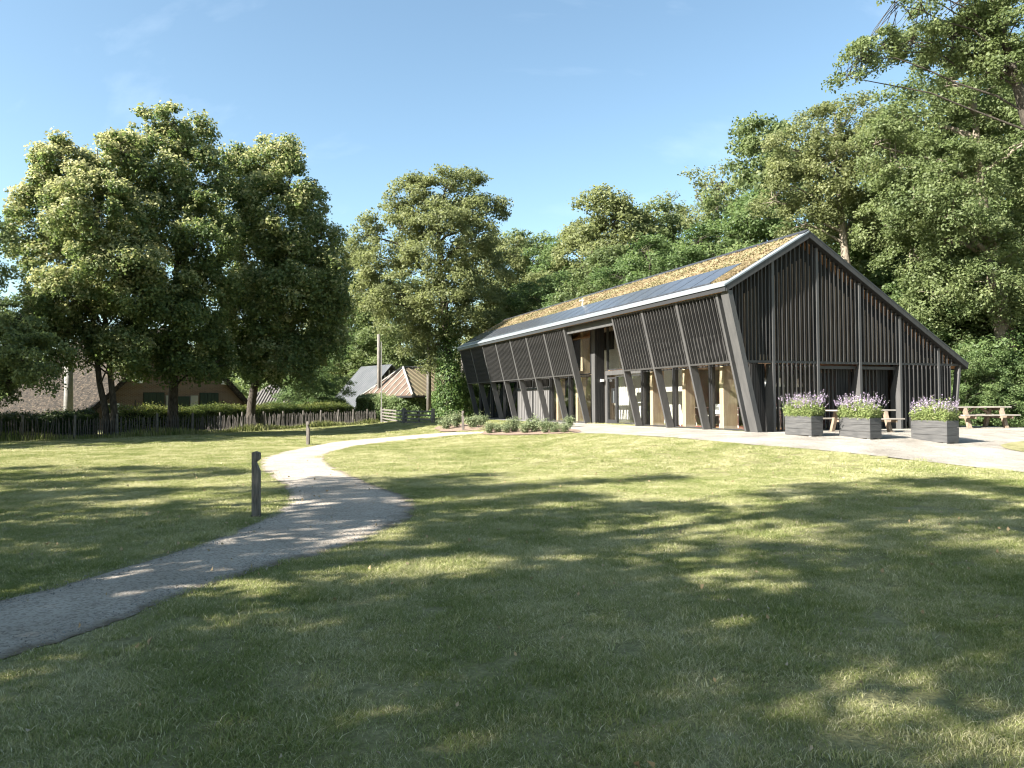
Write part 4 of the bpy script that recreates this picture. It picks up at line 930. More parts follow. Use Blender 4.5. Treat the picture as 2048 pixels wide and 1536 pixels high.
def hedge(name, pts, depth, hts, mat, seed, label, n_, leaf=.10, tbase=.3, round_=.15, z0=-.55, weeds=False):
    """leafy wall following a line, with a clipped but uneven outline"""
    r = np.random.default_rng(seed); P_ = np.array(pts, float); sg = np.r_[0, np.cumsum(np.linalg.norm(np.diff(P_, axis=0), axis=1))]
    s_ = r.random(n_)*sg[-1]; x_ = np.interp(s_, sg, P_[:, 0]); y_ = np.interp(s_, sg, P_[:, 1]); H = np.interp(s_, sg, hts)
    d = np.gradient(P_, axis=0); ang = np.arctan2(d[:, 1], d[:, 0]); an = np.interp(s_, sg, np.unwrap(ang)); nx_, ny_ = -np.sin(an), np.cos(an)
    kind = r.random(n_); H = H*(1+.05*np.sin(s_*1.1)+.03*np.sin(s_*3.7)) + .03*r.normal(size=n_)
    v = np.where(kind < .5, 0.0, r.random(n_)); zz = np.where(kind < .5, r.random(n_), 1.0)
    v = np.where(kind > .78, 1.0, v); zz = np.where(kind > .78, r.random(n_), zz)
    bump_ = .07*np.sin(s_*2.3+zz*5)+.05*np.sin(s_*5.1-zz*7); off = (v-.0)*depth + np.where(v == 0, -bump_, np.where(v == 1, bump_, 0)) + r.normal(0, .05, n_)
    Z = z0+zz*H - round_*((2*v-1)**2)*(zz > .9) + np.where(zz == 1, r.exponential(.05, n_), 0)
    o_ = np.array([P_[len(P_)//2][0], P_[len(P_)//2][1], z0])
    P = np.column_stack([x_+nx_*off, y_+ny_*off, Z])-o_
    Nn = np.column_stack([nx_*(2*v-1), ny_*(2*v-1), (zz == 1)*1.0])+rdir(n_, r)*.8
    V, Fq = leaf_quads(P, Nn, leaf, r); tint = tbase+.18*(zz == 1)+r.normal(0, .13, n_)+.1*np.sin(s_*.8)  # leaves on the top face tinted lighter, sunlight put into the colour
    t = empty(name, tuple(o_)); tag(t, label, 'hedge')
    mesh_np('foliage', V, Fq, M[mat], t, tint=np.repeat(np.clip(tint, 0, 1), 4))
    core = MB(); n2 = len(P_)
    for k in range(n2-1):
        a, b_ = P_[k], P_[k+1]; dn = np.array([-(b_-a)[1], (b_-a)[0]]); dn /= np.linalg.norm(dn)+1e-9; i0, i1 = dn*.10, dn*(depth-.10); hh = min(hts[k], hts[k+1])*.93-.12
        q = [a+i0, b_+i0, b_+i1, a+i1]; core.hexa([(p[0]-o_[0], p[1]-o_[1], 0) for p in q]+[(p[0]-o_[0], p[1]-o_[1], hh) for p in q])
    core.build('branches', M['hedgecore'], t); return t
M['deadleaf'] = plain('dry_leaf', (.34, .25, .14), .8); M['deadleaf2'] = plain('pale_dry_leaf', (.30, .25, .17), .8)
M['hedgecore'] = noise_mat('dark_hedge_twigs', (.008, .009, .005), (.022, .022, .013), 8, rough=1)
HL = FL[::14]; dn = np.gradient(HL, axis=0); nrm = np.column_stack([-dn[:, 1], dn[:, 0]]); nrm /= np.linalg.norm(nrm, axis=1)[:, None]
Hc = HL+nrm*1.5
n3 = len(Hc); ht = np.interp(np.linspace(0, 1, n3), [0, .5, 1], [1.12, 1.18, 1.3])
cut = int(n3*.36)
hedge('beech_hedge', Hc[:cut+1], 1.1, ht[:cut+1]*1.0, 'leaf_hedge', 31, 'low clipped hedge at the left end behind the fence, leaf tint darkened for shade', 26000, .085, .22)
hedge('beech_hedge', Hc[cut+1:], 1.2, ht[cut+1:]*1.16, 'leaf_hedge', 32, 'clipped hedge with a sunlit top put into its leaf tint, behind the fence and lindens', 42000, .085, .42)  # same hedge as the left part, base tint raised to look sunlit
a_ = at(712, 830, 64); b_ = at(800, 830, 62); c_ = at(885, 830, 62)
hedge('tall_hedge', [(a_[0], a_[1]), (b_[0], b_[1]), (c_[0], c_[1])], 1.6, [2.1, 2.15, 2.2], 'leaf_green', 33, 'taller fresh green hedge behind the field gate, below the rusty roof', 15000, .16, .4)
# gate with two leaves
def gate():
    pL, pM, pR = [Vector((*gp(px, 846.5), -.55)) for px in (764, 808, 866)]
    t = empty('field_gate', tuple(pM)); tag(t, 'wooden double field gate with horizontal bars in front of the tall hedge', 'gate')
    for p in (pL, pM, pR): MB().tube([tuple(p-pM), tuple(p-pM+Vector((0, 0, 1.25)))], .11, 8).build('gate_post', M['pale_wood'], t)
    for a, b_ in ((pL, pM), (pM, pR)):
        a, b_ = a-pM, b_-pM; d = (b_-a).normalized(); a = a+d*.2; b_ = b_-d*.2; n_ = Vector((-d.y, d.x, 0))*.03
        def bar(p, q, h, nm):
            MB().hexa([tuple(p-n_), tuple(q-n_), tuple(q+n_), tuple(p+n_), tuple(p-n_+Vector((0, 0, h))), tuple(q-n_+Vector((0, 0, h))), tuple(q+n_+Vector((0, 0, h))), tuple(p+n_+Vector((0, 0, h)))]).build(nm, M['pale_wood'], t)
        for k in range(5): z = Vector((0, 0, .14+k*.22)); bar(a+z, b_+z, .09, 'bar')
        for f_ in (0, .5, 1):
            c = a.lerp(b_, f_); bar(c-d*.05+Vector((0, 0, .1))+n_*2.1, c+d*.05+Vector((0, 0, .1))+n_*2.1, 1.0, 'upright')
gate()

# ------------------------------------------------------------------ shrubs in the bed and round the edges
def shrub_mesh(seed, h=.62, r0=.42, n_=1500, mat='leaf_grey', leaf=.075, spiky=True):
    r = np.random.default_rng(seed); P, N_ = [], []
    for k in range(34):
        a = r.uniform(0, 6.28); lean_ = r.uniform(0, 1)**.7; tip = np.array([math.cos(a)*lean_*r0, math.sin(a)*lean_*r0, h*r.uniform(.7, 1.15)*(1-.35*lean_)])
        m_ = n_//34; u = r.random(m_)**.75; P.append(tip*u[:, None]*np.array([1, 1, 1])+r.normal(0, .065, (m_, 3))); N_.append(rdir(m_, r)+np.array([math.cos(a)*.5, math.sin(a)*.5, .5]))
    P = np.vstack(P); P[:, 2] = np.abs(P[:, 2])+.02; V, Fq = leaf_quads(P, np.vstack(N_), leaf, r, aspect=.42)
    return mesh_np('foliage', V, Fq, M[mat], tint=np.repeat(np.clip(r.normal(.42, .2, len(P)), 0, 1), 4), obj=False)
shm = [shrub_mesh(41), shrub_mesh(42, .7), shrub_mesh(43, .5, .38)]
bushes = [(893, 859, 1.25, 'big grey green shrub at the left end of the bed, left of the small bollard'), (912, 855, 1.35, 'grey green shrub directly left of the small bollard'), (946, 856, 1.35, 'round grey green shrub directly right of the small bollard'), (962, 852, 1.1, 'grey green shrub behind, beside the farthest posts'),
          (978, 868, .85, 'low shrub at the left tip of the mulch bed'), (996, 866, .85, 'second low shrub from the left tip of the mulch bed'), (1014, 867, .95, 'third shrub of the mulch bed'), (1030, 865, 1.05, 'shrub with a tall shoot in the left middle of the mulch bed'), (1050, 867, .95, 'shrub in the middle of the mulch bed before the closet doors'),
          (1070, 865, 1.15, 'taller shrub right of the middle of the mulch bed'), (1090, 867, .9, 'shrub right of the taller one in the mulch bed'), (1108, 866, .95, 'shrub near the right end of the mulch bed'), (1128, 866.5, .75, 'small yellowish shrub at the right tip of the mulch bed'), (1140, 855, .8, 'low yellow green shrub by the foot of the entrance post')]
for k, (px, py, s_, lab) in enumerate(bushes):
    x_, y_ = gp(px, py); o = empty('garden_shrub', (x_, y_, float(gz(x_, y_))+.03), k*1.3); inst('foliage', shm[k % 3], o, scale=(s_*.88, s_*.88, s_*.8)); tag(o, lab, 'shrub', 'shrubs in the bed along the pavilion')

# weeds and long grass along the fence foot
def tall_grass(name, label, pts, n_, spread, hmin, hmax, seed, wd=.012, mat='grassblade', z=None, tb=.25):
    r = np.random.default_rng(seed); P_ = np.array(pts, float); sg = np.r_[0, np.cumsum(np.linalg.norm(np.diff(P_, axis=0), axis=1))]; s_ = r.random(n_)*sg[-1]
    x_ = np.interp(s_, sg, P_[:, 0])+r.normal(0, spread, n_); y_ = np.interp(s_, sg, P_[:, 1])+r.normal(0, spread, n_); z_ = gz(x_, y_)
    h = r.uniform(hmin, hmax, n_)*(1+.4*np.sin(s_*.9)); a = r.uniform(0, 6.28, n_); l_ = h*r.uniform(.1, .6, n_); b_ = r.uniform(0, 6.28, n_)
    base = np.column_stack([x_, y_, z_]); wv = np.column_stack([np.cos(b_), np.sin(b_), np.zeros(n_)])*wd; tipv = base+np.column_stack([np.cos(a)*l_, np.sin(a)*l_, h])
    mid = base+np.column_stack([np.cos(a)*l_*.3, np.sin(a)*l_*.3, h*.6])
    V = np.stack([base-wv, base+wv, mid+wv*.8, mid-wv*.8, tipv], 1).reshape(-1, 3); i0 = np.arange(n_)*5
    Fq = np.vstack([np.stack([i0, i0+1, i0+2, i0+3], -1), np.stack([i0+3, i0+2, i0+4, i0+4], -1)])
    me = bpy.data.meshes.new(name); F_ = [tuple(q) for q in Fq[:n_]]+[tuple(q[:3]) for q in Fq[n_:]]
    me.from_pydata(V.tolist(), [], F_); me.materials.append(M[mat]); at_ = me.attributes.new('tint', 'FLOAT', 'POINT'); at_.data.foreach_set('value', np.repeat(np.clip(r.normal(tb, .12, n_), 0, 1), 5).astype(np.float32))
    o = link(bpy.data.objects.new(name, me)); tag(o, label, 'grass', kind='stuff'); return o
tall_grass('long_grass', 'long unmown grass and nettles along the foot of the paling fence', FL[::10]+np.array([0, .35]), 20000, .28, .10, .36, 61)
tall_grass('long_grass', 'rough grass at the foot of the ivy covered tree', [base_at(840, 56)[:2], base_at(935, 56)[:2]], 3000, .6, .08, .3, 62)

# ------------------------------------------------------------------ trees
tr = np.random.default_rng(101)
t = build_tree('linden_tree', base_at(222, 36.3), [Bl(132,348,52,35.5), Bl(112,316,26,35.5,-1), Bl(225,338,60,35.5,1), Bl(95,440,62,35.5), Bl(190,430,78,35.5,-1.2), Bl(58,465,30,35.5), Bl(125,535,72,35.5,1), Bl(235,540,76,35.5,-1), Bl(125,635,62,35.5), Bl(215,650,70,35.5,1), Bl(285,430,44,35.5,1), Bl(150,600,50,35.5,-1.5), Bl(245,296,26,35.5), Bl(150,700,44,35.5,.5), Bl(250,705,40,35.5,-.5), Bl(85,690,44,35.5), Bl(100,380,36,35.5), Bl(165,380,50,35.5), Bl(160,480,50,35.5,1), Bl(270,600,50,35.5), Bl(105,600,50,35.5,-1)],
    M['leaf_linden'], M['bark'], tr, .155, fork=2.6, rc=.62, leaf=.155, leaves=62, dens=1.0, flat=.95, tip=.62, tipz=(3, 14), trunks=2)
tag(t, 'linden with two slender trunks, leftmost of the three lindens at the fence', 'tree', 'lindens along the paling fence')
t = build_tree('linden_tree', base_at(346, 39.4), [Bl(325,286,52,38.5), Bl(382,290,40,38.5,1), Bl(296,264,28,38.5), Bl(350,252,26,38.5,-.5), Bl(300,345,64,38.5,-1), Bl(395,365,60,38.5,1), Bl(345,445,78,38.5), Bl(408,470,60,38.5,-1.3), Bl(330,565,78,38.5,1), Bl(405,600,64,38.5), Bl(335,670,74,38.5,-1), Bl(412,700,50,38.5,1), Bl(345,620,60,38.5,-2), Bl(290,712,44,38.5), Bl(370,722,42,38.5,-1), Bl(425,730,34,38.5)],
    M['leaf_linden'], M['bark'], tr, .25, fork=3.2, rc=.68, leaf=.16, leaves=62, dens=1.0, flat=.95, tip=.62, tipz=(4, 16))
tag(t, 'tallest linden with a dark thick trunk, middle one of the three at the fence', 'tree', 'lindens along the paling fence')
t = build_tree('linden_tree', base_at(501, 44.8), [Bl(545,332,44,43), Bl(500,350,50,43,1), Bl(560,318,28,43,-1), Bl(455,322,26,43), Bl(580,370,48,43), Bl(555,440,78,43,-1), Bl(620,410,40,43,1), Bl(480,450,60,43), Bl(632,480,44,43), Bl(520,540,78,43,1), Bl(600,560,72,43,-1), Bl(650,560,36,43), Bl(510,640,78,43), Bl(605,650,74,43,1), Bl(655,675,38,43), Bl(560,715,66,43,-1), Bl(480,700,50,43,1), Bl(625,712,30,43), Bl(440,670,46,43), Bl(520,745,40,43), Bl(590,740,44,43,-1), Bl(470,560,50,43), Bl(590,500,50,43,-1), Bl(530,390,50,43), Bl(660,600,36,43), Bl(560,600,60,43,-2), Bl(650,620,40,43)],
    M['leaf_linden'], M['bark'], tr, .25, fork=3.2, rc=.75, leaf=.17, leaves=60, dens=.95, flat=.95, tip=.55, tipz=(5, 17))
tag(t, 'broad dark linden, rightmost of the three at the fence', 'tree', 'lindens along the paling fence')
t = build_tree('oak_tree', base_at(-75, 31), [Bl(-28,480,38,31), Bl(-90,560,84,31), Bl(-5,640,42,31,1), Bl(10,690,60,31), Bl(-50,700,90,31,1), Bl(70,715,44,31,-1), Bl(-120,650,90,31), Bl(45,640,30,31), Bl(20,765,40,31), Bl(75,745,30,31,-1), Bl(-40,780,50,31)],
    M['leaf_oak'], M['bark'], tr, .35, fork=3, rc=.6, leaf=.13, leaves=55, dens=.85)
tag(t, 'dark tree cut off by the left edge of the photograph', 'tree')
ivy = [(at(900, z_, 57.0), (r0, r0, rz_), n_) for z_, r0, rz_, n_ in ((655, .8, 1.6, 1400), (710, .9, 1.5, 2000), (760, 1.1, 1.4, 3000), (800, 1.25, 1.2, 3400), (832, 1.6, .8, 3600))]
t = build_tree('oak_tree', base_at(900, 57.5), [Bl(850,420,54,57.5), Bl(925,400,50,57.5,1), Bl(890,385,36,57.5,-1), Bl(800,455,56,57.5), Bl(962,440,42,57.5), Bl(985,420,26,57.5,1), Bl(880,490,74,57.5,-2), Bl(765,515,48,57.5), Bl(955,550,62,57.5,1), Bl(800,590,76,57.5,-1), Bl(900,600,70,57.5,-2), Bl(738,590,38,57.5), Bl(950,630,50,57.5), Bl(850,680,60,57.5,1), Bl(945,480,44,57.5,-1), Bl(735,470,26,57.5), Bl(820,390,34,57.5)],
    M['leaf_oak2'], M['bark'], tr, .42, fork=7, rc=.95, leaf=.19, leaves=58, dens=.95, ivy=ivy)
tag(t, 'tall round oak with ivy wrapped trunk left of the pavilion', 'tree')

def generic(name, seed, H=16., Rr=5.5, low=.2, mat='leaf_oak', leaf=.22, rc=1.05, dens=.8, leaves=50, trunk=.35, nb=18):
    r = np.random.default_rng(seed); blobs = []
    for k in range(nb):
        u = low+(1-low)*(k+.5)/nb; prof = math.sin(min(1, (1-u)/(1-low)*1.15+.12)*math.pi*.62)*Rr; a = k*2.4+r.uniform(-.4, .4); d = prof*r.uniform(.35, .72)
        br = max(1.1, Rr*.38*r.uniform(.8, 1.15)*(1-.35*max(0, u-.6)/.4)); blobs.append(((math.cos(a)*d, math.sin(a)*d, H*u-br*.4), (br, br, br*.85)))
    blobs.append(((r.normal(0, .5), r.normal(0, .5), H-1.6), (1.5, 1.5, 1.4)))
    return build_tree(name, (0, 0, 0), blobs, M[mat], M['bark'], r, trunk, fork=H*.3, rc=rc, leaf=leaf, leaves=leaves, dens=dens)
G = {}
G['a'] = (generic('oak_tree', 201, mat='leaf_oak'), 16.); G['b'] = (generic('oak_tree', 202, Rr=5.0, mat='leaf_oak2'), 16.)
G['c'] = (generic('beech_tree', 203, Rr=5.8, low=.12, mat='leaf_green'), 16.); G['d'] = (generic('ash_tree', 204, Rr=4.6, mat='leaf_oak2', dens=.62, leaves=36, leaf=.18, nb=14), 16.)
G['e'] = (generic('beech_tree', 205, H=7., Rr=3.6, low=.05, mat='leaf_green', rc=.7, leaf=.15, trunk=.12, nb=14), 7.)
G['f'] = (generic('oak_tree', 206, Rr=5.4, low=.25, mat='leaf_oak', dens=.36, leaves=46, leaf=.24, rc=1.0, nb=16), 16.)
used = set(); tcount = 0
def put(kind, px, top, Y, label, squeeze=1.0, name=None, group='trees of the wood behind the pavilion', rz=None, base=None, cat='tree'):
    global tcount
    src, H = G[kind]; tcount += 1
    if kind not in used: used.add(kind); o = src
    else: o = copy_tree(src)
    if base: x_, y_ = base; h = top
    else: x_, y_, tz = at(px, top, Y); h = tz+.55
    z_ = float(gz(x_, y_)); o.location = (x_, y_, z_); k_ = h/H; o.scale = (k_*squeeze, k_*squeeze, k_); o.rotation_euler = (0, 0, tcount*1.9 if rz is None else rz)
    tag(o, label, cat, group); return o
put('b', 690, 490, 94, 'pale tree showing right of the lindens above the farm roofs'); put('a', 645, 640, 95, 'distant tree behind the third linden, left of the grey barn', 1.1)
put('c', 725, 600, 90, 'distant tree above the grey barn roof', 1.1); put('a', 800, 560, 88, 'tree behind the tall ivy clad oak, left side', 1.3); put('b', 585, 690, 100, 'far low tree above the shed', 1.2)
put('b', 1000, 470, 74, 'tree behind the right flank of the ivy clad oak'); put('a', 1060, 478, 80, 'lower tree in the dip of the skyline left of the pavilion ridge', 1.15); put('c', 1112, 492, 74, 'green tree in the dip of the skyline, right of its lowest point', 1.1)
put('b', 1165, 445, 70, 'yellow green tree above the left half of the pavilion roof'); put('b', 1228, 388, 62, 'tall spreading tree above the middle of the pavilion roof', 1.1); put('a', 1305, 425, 64, 'tree between the spreading tree and the thin topped ash')
put('d', 1345, 398, 72, 'thin topped ash above the pavilion roof, left one'); put('d', 1430, 338, 66, 'thin topped ash with bare twigs above the sedum roof, right one')
put('c', 1400, 470, 52, 'bushy fresh green tree just above the sedum roof', 1.15); put('c', 1500, 400, 52, 'fresh green tree left of the pavilion gable peak', 1.1); put('a', 1535, 252, 56, 'tall tree with a pointed leafy top left of the gable peak', .9)
put('c', 1300, 500, 50, 'lower green tree behind the middle of the pavilion roof', 1.2); put('a', 1210, 520, 56, 'dark lower tree behind the pavilion roof', 1.2); put('c', 1120, 560, 58, 'green undergrowth tree behind the far half of the roof', 1.3); put('a', 1030, 590, 62, 'green undergrowth tree at the far end of the roof', 1.3)
put('a', 1830, 250, 50, 'tall tree behind the right roof slope'); put('c', 1900, 300, 52, 'fresh green tree far behind the right roof slope', 1.1); put('a', 1990, 180, 54, 'tall tree at the back right of the wood'); put('b', 2120, 100, 52, 'tall tree beyond the right edge')
put('a', 2250, 60, 44, 'tree outside the right edge, back one'); put('c', 1750, 430, 50, 'green tree close behind the right roof slope', 1.1)
for k, (px, top, Y, lab) in enumerate([(1800, 600, 43, 'leafy undergrowth behind the right slope of the roof'), (1880, 560, 42, 'tall leafy bush behind the roof tip'), (1950, 590, 41, 'leafy bush right of the roof tip'), (1985, 690, 38, 'low leafy bush behind the right picnic table'), (1930, 700, 37, 'leafy bush close to the right corner of the pavilion'), (2055, 640, 39, 'leafy bush at the right edge beside the thick trunk'), (628, 722, 62, 'round pale green bush between the third linden and the grey barn'), (618, 740, 60, 'pale green bush beside the tiled shed'), (925, 760, 61, 'bush behind the far corner of the pavilion'), (1000, 700, 62, 'bush behind the far end of the pavilion'), (2120, 600, 40, 'bush outside the right edge')]):
    put('e', px, top, Y, lab, 1.15, group='bushes along the edge of the wood', cat='bush')
# the oaks at the right
t = build_tree('oak_tree', base_at(1712, 42.5), [Bl(1600,305,50,43), Bl(1650,262,46,44), Bl(1700,235,46,44), Bl(1640,380,66,43), Bl(1725,330,66,43.5), Bl(1570,370,42,43), Bl(1770,290,54,44), Bl(1700,440,56,44.5), Bl(1610,450,46,43), Bl(1780,420,60,44), Bl(1545,400,30,43), Bl(1660,330,50,42)],
    M['leaf_oak2'], M['palebark'], tr, .34, fork=7.5, rc=.8, leaf=.155, leaves=60, dens=.95)
tag(t, 'oak with a pale forked trunk rising right behind the gable peak', 'tree')
t = build_tree('oak_tree', base_at(2035, 38.5), [Bl(1790,330,66,38.5), Bl(1850,245,72,38.5,1), Bl(1950,190,76,38.5), Bl(1830,400,78,38.5,-1), Bl(1945,320,90,38.5,1), Bl(2045,290,90,38.5,-1), Bl(1905,480,84,38.5), Bl(2010,470,90,38.5,1), Bl(1830,520,66,38.5,1), Bl(1880,590,66,38.5), Bl(1960,620,80,38.5,1), Bl(2060,620,80,38.5), Bl(2130,450,100,38.5), Bl(2080,170,80,38.5), Bl(1900,370,70,37), Bl(1990,560,60,36.5), Bl(2040,120,60,38.5,1), Bl(1975,95,56,38.5), Bl(1895,160,54,38.5,-1), Bl(1800,235,50,38.5,1), Bl(1750,290,40,38.5), Bl(1770,450,50,38.5,2), Bl(1930,700,60,38.5,2), Bl(1900,430,70,36.5)],
    M['leaf_oak'], M['palebark'], tr, .55, fork=4.5, rc=.78, leaf=.155, leaves=56, dens=.8, flat=.85,
    ivy=[(at(2035, z_, 38.0), (r0, r0, rz_), n_) for z_, r0, rz_, n_ in ((690, .62, 1.2, 900), (750, .7, 1.1, 1300), (800, .85, .9, 1500), (828, 1.1, .5, 1300))])
tag(t, 'massive oak with a thick leaf covered trunk at the right edge by the picnic table', 'tree')
t = build_tree('oak_tree', (23.5, 27, float(gz(23.5, 27))), [Bl(1722,118,34,28), Bl(1700,155,20,28), Bl(1762,95,36,28,.5), Bl(1825,85,42,28), Bl(1880,125,42,28,1), Bl(1945,105,46,28), Bl(2010,135,52,28,-.5), Bl(1795,10,24,27), Bl(1850,-5,26,27), Bl(1910,5,30,27), Bl(1975,-10,36,27), Bl(2050,20,70,27), Bl(2110,-30,60,27), Bl(2090,130,60,28), Bl(1850,60,34,28,1), Bl(1960,50,44,28,1), Bl(1905,75,36,28)],
    M['leaf_oak'], M['bark'], tr, .5, fork=7, rc=.5, leaf=.12, leaves=42, dens=.95, twigs=.6, lk=.3)
tag(t, 'near oak whose thin leafy boughs reach in at the top right corner', 'tree')
# trees left of and behind the viewer: their shade dapples the lawn
for k, (x_, y_, h, kd) in enumerate([(-12.5, 1.6, 17, 'f'), (-18.5, 4, 16, 'f'), (-25.5, 8, 14.5, 'f'), (-14, -3.5, 17, 'f'), (-22.5, -2, 13, 'f'), (-29, 2, 16, 'f'), (-20, -8, 17, 'f'), (-31, 23.5, 14, 'a'), (-31.5, 30, 14, 'b'), (-39, 37, 14, 'a')]):
    put(kd, 0, h, 0, 'tree outside the picture whose shade falls on the lawn', .93, base=(x_, y_), group='shade trees beside the viewer', rz=k*2.1)
# far wood closing the horizon
def far_wood():
    r = np.random.default_rng(77); V_, T_ = [], []
    for k in range(150):
        a = R(-48+96*(k+r.uniform(-.4, .4))/150); d = r.uniform(120, 165); c = np.array([math.sin(a)*d, math.cos(a)*d, 0]); h = r.uniform(7, 12); n_ = 200
        D_ = rdir(n_, r); P = c+np.array([0, 0, h*.5])+D_*np.array([5, 3.5, h*.52])*(r.random(n_)**.4)[:, None]*(1+.2*np.sin(D_[:, :1]*6+k)); P[:, 2] = np.maximum(P[:, 2], -.4); V_.append(P); T_.append(np.full(n_, r.uniform(.2, .5)))
    P = np.vstack(V_); V, Fq = leaf_quads(P, rdir(len(P), r)+np.array([0, -.3, .4]), 1.2, r); o = mesh_np('far_wood', V, Fq, M['leaf_oak'], None, tint=np.repeat(np.clip(np.concatenate(T_)+r.normal(0, .1, len(P)), 0, 1), 4))
    tag(o, 'distant band of woodland closing the horizon behind the farm', 'wood', kind='stuff')
far_wood()

# ------------------------------------------------------------------ grass and gravel scattered on the ground
lib = bpy.data.collections.new('grass_tufts')          # source tufts, not linked to the scene
def tuft(seed, n_, rad, h0, h1, wd):
    r = np.random.default_rng(seed); rr = rad*np.sqrt(r.random(n_)); a = r.uniform(0, 6.28, n_); base = np.column_stack([np.cos(a)*rr, np.sin(a)*rr, np.full(n_, -.01)])
    h = r.uniform(h0, h1, n_); b_ = r.uniform(0, 6.28, n_); l_ = h*r.uniform(.2, 1.9, n_); c_ = r.uniform(0, 6.28, n_)
    wv = np.column_stack([np.cos(c_), np.sin(c_), np.zeros(n_)])*wd*.5*r.uniform(.6, 1.3, n_)[:, None]
    mid = base+np.column_stack([np.cos(b_)*l_*.3, np.sin(b_)*l_*.3, h*.62]); tip = base+np.column_stack([np.cos(b_)*l_, np.sin(b_)*l_, h])
    V = np.stack([base-wv, base+wv, mid+wv*.8, mid-wv*.8, tip], 1).reshape(-1, 3); i0 = np.arange(n_)*5
    me = bpy.data.meshes.new('tuft'); me.from_pydata(V.tolist(), [], [tuple(q) for q in np.stack([i0, i0+1, i0+2, i0+3], -1)]+[tuple(q) for q in np.stack([i0+3, i0+2, i0+4], -1)])
    me.materials.append(M['grassblade']); t_ = np.clip(r.normal(.34, .17, n_)+(r.random(n_) < .07)*.55, 0, 1); at_ = me.attributes.new('tint', 'FLOAT', 'POINT'); at_.data.foreach_set('value', np.repeat(t_, 5).astype(np.float32))
    o = bpy.data.objects.new('tuft_%d' % seed, me); lib.objects.link(o); return o
for k in range(3): tuft(k, 400, .17, .012, .036, .0038)
for k in range(3, 5): tuft(k, 260, .15, .025, .058, .0044)
tuft(5, 120, .16, .010, .028, .0045)
def vnoise(x, y, s, seed=0):
    return (np.sin(x*s+seed)*np.cos(y*s*1.3+seed*2)+np.sin((x+y)*s*.73+seed*3)*.8+np.sin(x*s*2.1-y*s*1.7+seed)*.5)/2.3
def scatter():
    r = np.random.default_rng(88); PX, SC, IX, TI = [], [], [], []
    for (d0, d1, den, sc_) in ((1.8, 9, 62, .95), (9, 17, 44, 1.05), (17, 30, 22, 1.4), (30, 62, 6, 2.3)):
        th = R(37.5); n_ = int(den*th*(d1*d1-d0*d0)); d = np.sqrt(r.uniform(d0*d0, d1*d1, n_)); a = r.uniform(-th, th, n_); x_, y_ = np.sin(a)*d, np.cos(a)*d
        keep = np.ones(n_, bool)
        for i_, pl_ in enumerate(no_grass):
            keep &= ~inside(pl_, x_, y_)
        if d1 > 30: keep &= y_ < np.interp(x_, FL[:, 0], FL[:, 1])+ (x_ > FL[-1][0])*15
        # worn thin patches
        wn = vnoise(x_, y_, 1.1, 2)+.6*vnoise(x_, y_, 3.1, 5); bare = (wn > .78) & (x_ > .8) & (y_ < 11); keep &= ~(bare & (r.random(n_) < .6))
        if d0 < 9:
            for pl_ in BARE: keep &= ~(inside(pl_, x_, y_) & (r.random(n_) < .9))
        x_, y_, wn = x_[keep], y_[keep], wn[keep]; PX.append(np.column_stack([x_, y_, gz(x_, y_)])); k_ = len(x_)
        s_ = sc_*r.uniform(.8, 1.2, k_); SC.append(np.column_stack([s_, s_, np.minimum(s_, 1.5)*(1+.25*vnoise(x_, y_, 1.9, 1))]))
        ix = r.integers(0, 3, k_); tall = (vnoise(x_, y_, 1.5, 9)+r.normal(0, .35, k_) > .62) & (y_ < 12); ix = np.where(tall, r.integers(3, 5, k_), ix); ix = np.where((wn > .6) & (x_ > .5) & (y_ < 11), 5, ix); IX.append(ix)
    return np.vstack(PX), np.vstack(SC), np.concatenate(IX)
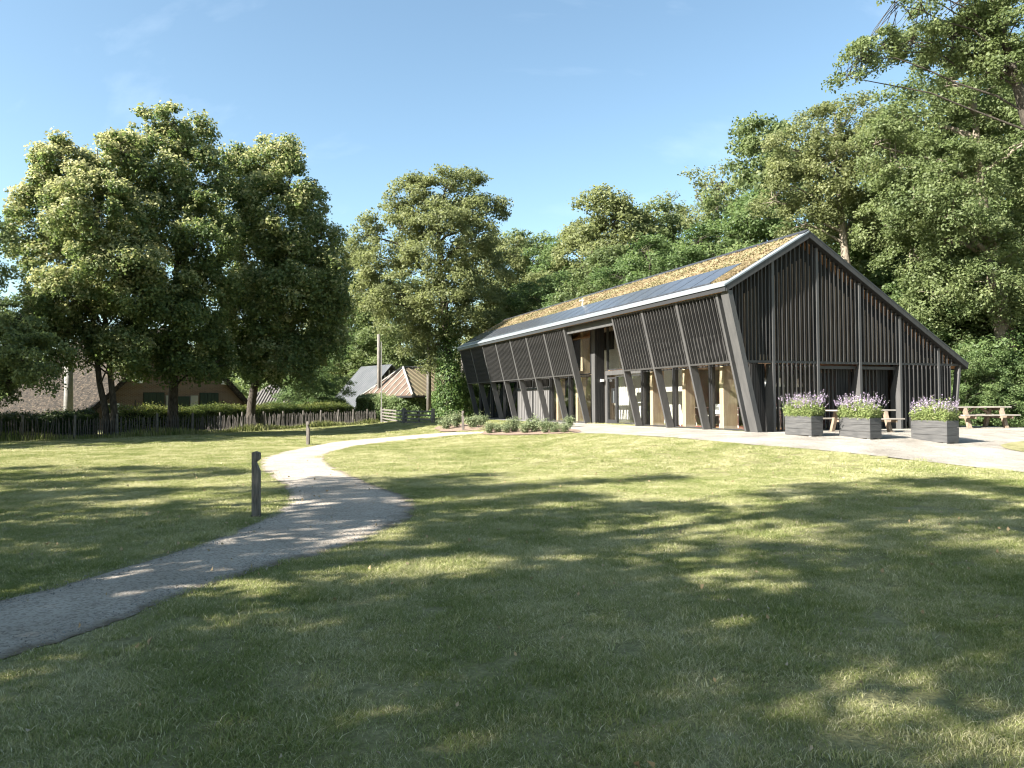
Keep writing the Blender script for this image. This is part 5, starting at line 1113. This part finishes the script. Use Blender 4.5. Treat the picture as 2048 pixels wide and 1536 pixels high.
def gn_scatter(name, P, SC, IX, coll, seed, label, cat, mat=None):
    r = np.random.default_rng(seed); me = bpy.data.meshes.new(name); me.vertices.add(len(P)); me.vertices.foreach_set('co', P.astype(np.float32).ravel())
    a = me.attributes.new('sc', 'FLOAT_VECTOR', 'POINT'); a.data.foreach_set('vector', SC.astype(np.float32).ravel())
    a = me.attributes.new('ix', 'INT', 'POINT'); a.data.foreach_set('value', IX.astype(np.int32)); 
    rot = np.column_stack([r.normal(0, .06, len(P)), r.normal(0, .06, len(P)), r.uniform(0, 6.28, len(P))]) if cat == 'grass' else r.uniform(0, 6.28, (len(P), 3))
    a = me.attributes.new('rt', 'FLOAT_VECTOR', 'POINT'); a.data.foreach_set('vector', rot.astype(np.float32).ravel()); me.update()
    o = link(bpy.data.objects.new(name, me)); tag(o, label, cat, kind='stuff')
    ng = bpy.data.node_groups.new(name, 'GeometryNodeTree'); ng.interface.new_socket('Geometry', in_out='INPUT', socket_type='NodeSocketGeometry'); ng.interface.new_socket('Geometry', in_out='OUTPUT', socket_type='NodeSocketGeometry')
    N_ = ng.nodes; gi = N_.new('NodeGroupInput'); go = N_.new('NodeGroupOutput'); ip = N_.new('GeometryNodeInstanceOnPoints'); ci = N_.new('GeometryNodeCollectionInfo')
    ci.inputs['Collection'].default_value = coll; ci.inputs['Separate Children'].default_value = True; ci.inputs['Reset Children'].default_value = True; ip.inputs['Pick Instance'].default_value = True
    def attr(nm, ty):
        q = N_.new('GeometryNodeInputNamedAttribute'); q.data_type = ty; q.inputs['Name'].default_value = nm; return q.outputs['Attribute']
    ng.links.new(gi.outputs[0], ip.inputs['Points']); ng.links.new(ci.outputs[0], ip.inputs['Instance']); ng.links.new(attr('ix', 'INT'), ip.inputs['Instance Index'])
    ng.links.new(attr('sc', 'FLOAT_VECTOR'), ip.inputs['Scale']); e2r = N_.new('FunctionNodeEulerToRotation'); ng.links.new(attr('rt', 'FLOAT_VECTOR'), e2r.inputs[0]); ng.links.new(e2r.outputs[0], ip.inputs['Rotation'])
    ng.links.new(ip.outputs[0], go.inputs[0]); md = o.modifiers.new('scatter', 'NODES'); md.node_group = ng; return o
P, SCc, IX = scatter()
gn_scatter('grass', P, SCc, IX, lib, 90, 'short mown grass of the lawn, worn thin at the lower right', 'grass')
# pebbles and crumbs along the path
plib = bpy.data.collections.new('pebbles')
for k in range(3):
    r_ = np.random.default_rng(300+k); import bmesh
    bm = bmesh.new(); bmesh.ops.create_icosphere(bm, subdivisions=1, radius=1)
    for v_ in bm.verts: v_.co *= r_.uniform(.7, 1.15); v_.co.z *= .6
    me = bpy.data.meshes.new('pebble'); bm.to_mesh(me); bm.free(); me.materials.append(M['concrete'] if k else M['pale_wood']); plib.objects.link(bpy.data.objects.new('pebble_%d' % k, me))
r_ = np.random.default_rng(91); n_ = 15000; u = r_.random(n_); i_ = (r_.random(n_)**.8*(len(Lg)-1)*.72).astype(int); v_ = r_.beta(.8, .8, n_)*1.04-.02
xy = Lg[i_]*(1-v_[:, None])+Rg[i_]*v_[:, None]+r_.normal(0, .05, (n_, 2)); P = np.column_stack([xy, gz(xy[:, 0], xy[:, 1])+.018]); s_ = r_.lognormal(-5.75, .4, n_)
gn_scatter('path_gravel', P, np.column_stack([s_]*3), r_.integers(0, 3, n_), plib, 92, 'loose pale gravel lying on the winding path', 'gravel')

llib = bpy.data.collections.new('fallen_leaves')
for k in range(2):
    r_ = np.random.default_rng(400+k); V, Fq = leaf_quads(np.zeros((1, 3)), np.array([[.1, .1, 1.]]), 1.0, r_, fold=.25)
    me = mesh_np('fallen_leaf', V, Fq, M['deadleaf' if k else 'deadleaf2'], obj=False); llib.objects.link(bpy.data.objects.new('fallen_leaf_%d' % k, me))
r_ = np.random.default_rng(93); n_ = 900; d = np.sqrt(r_.uniform(9, 500, n_)); a = r_.uniform(-R(37), R(37), n_); xy = np.column_stack([np.sin(a)*d, np.cos(a)*d])
ok = ~inside(terr_poly, xy[:, 0], xy[:, 1]); xy = xy[ok]; s_ = r_.uniform(.02, .05, len(xy))
gn_scatter('leaf_litter', np.column_stack([xy, gz(xy[:, 0], xy[:, 1])+.035]), np.column_stack([s_]*3), r_.integers(0, 2, len(xy)), llib, 94, 'a few dry fallen leaves scattered on lawn and path', 'leaves')
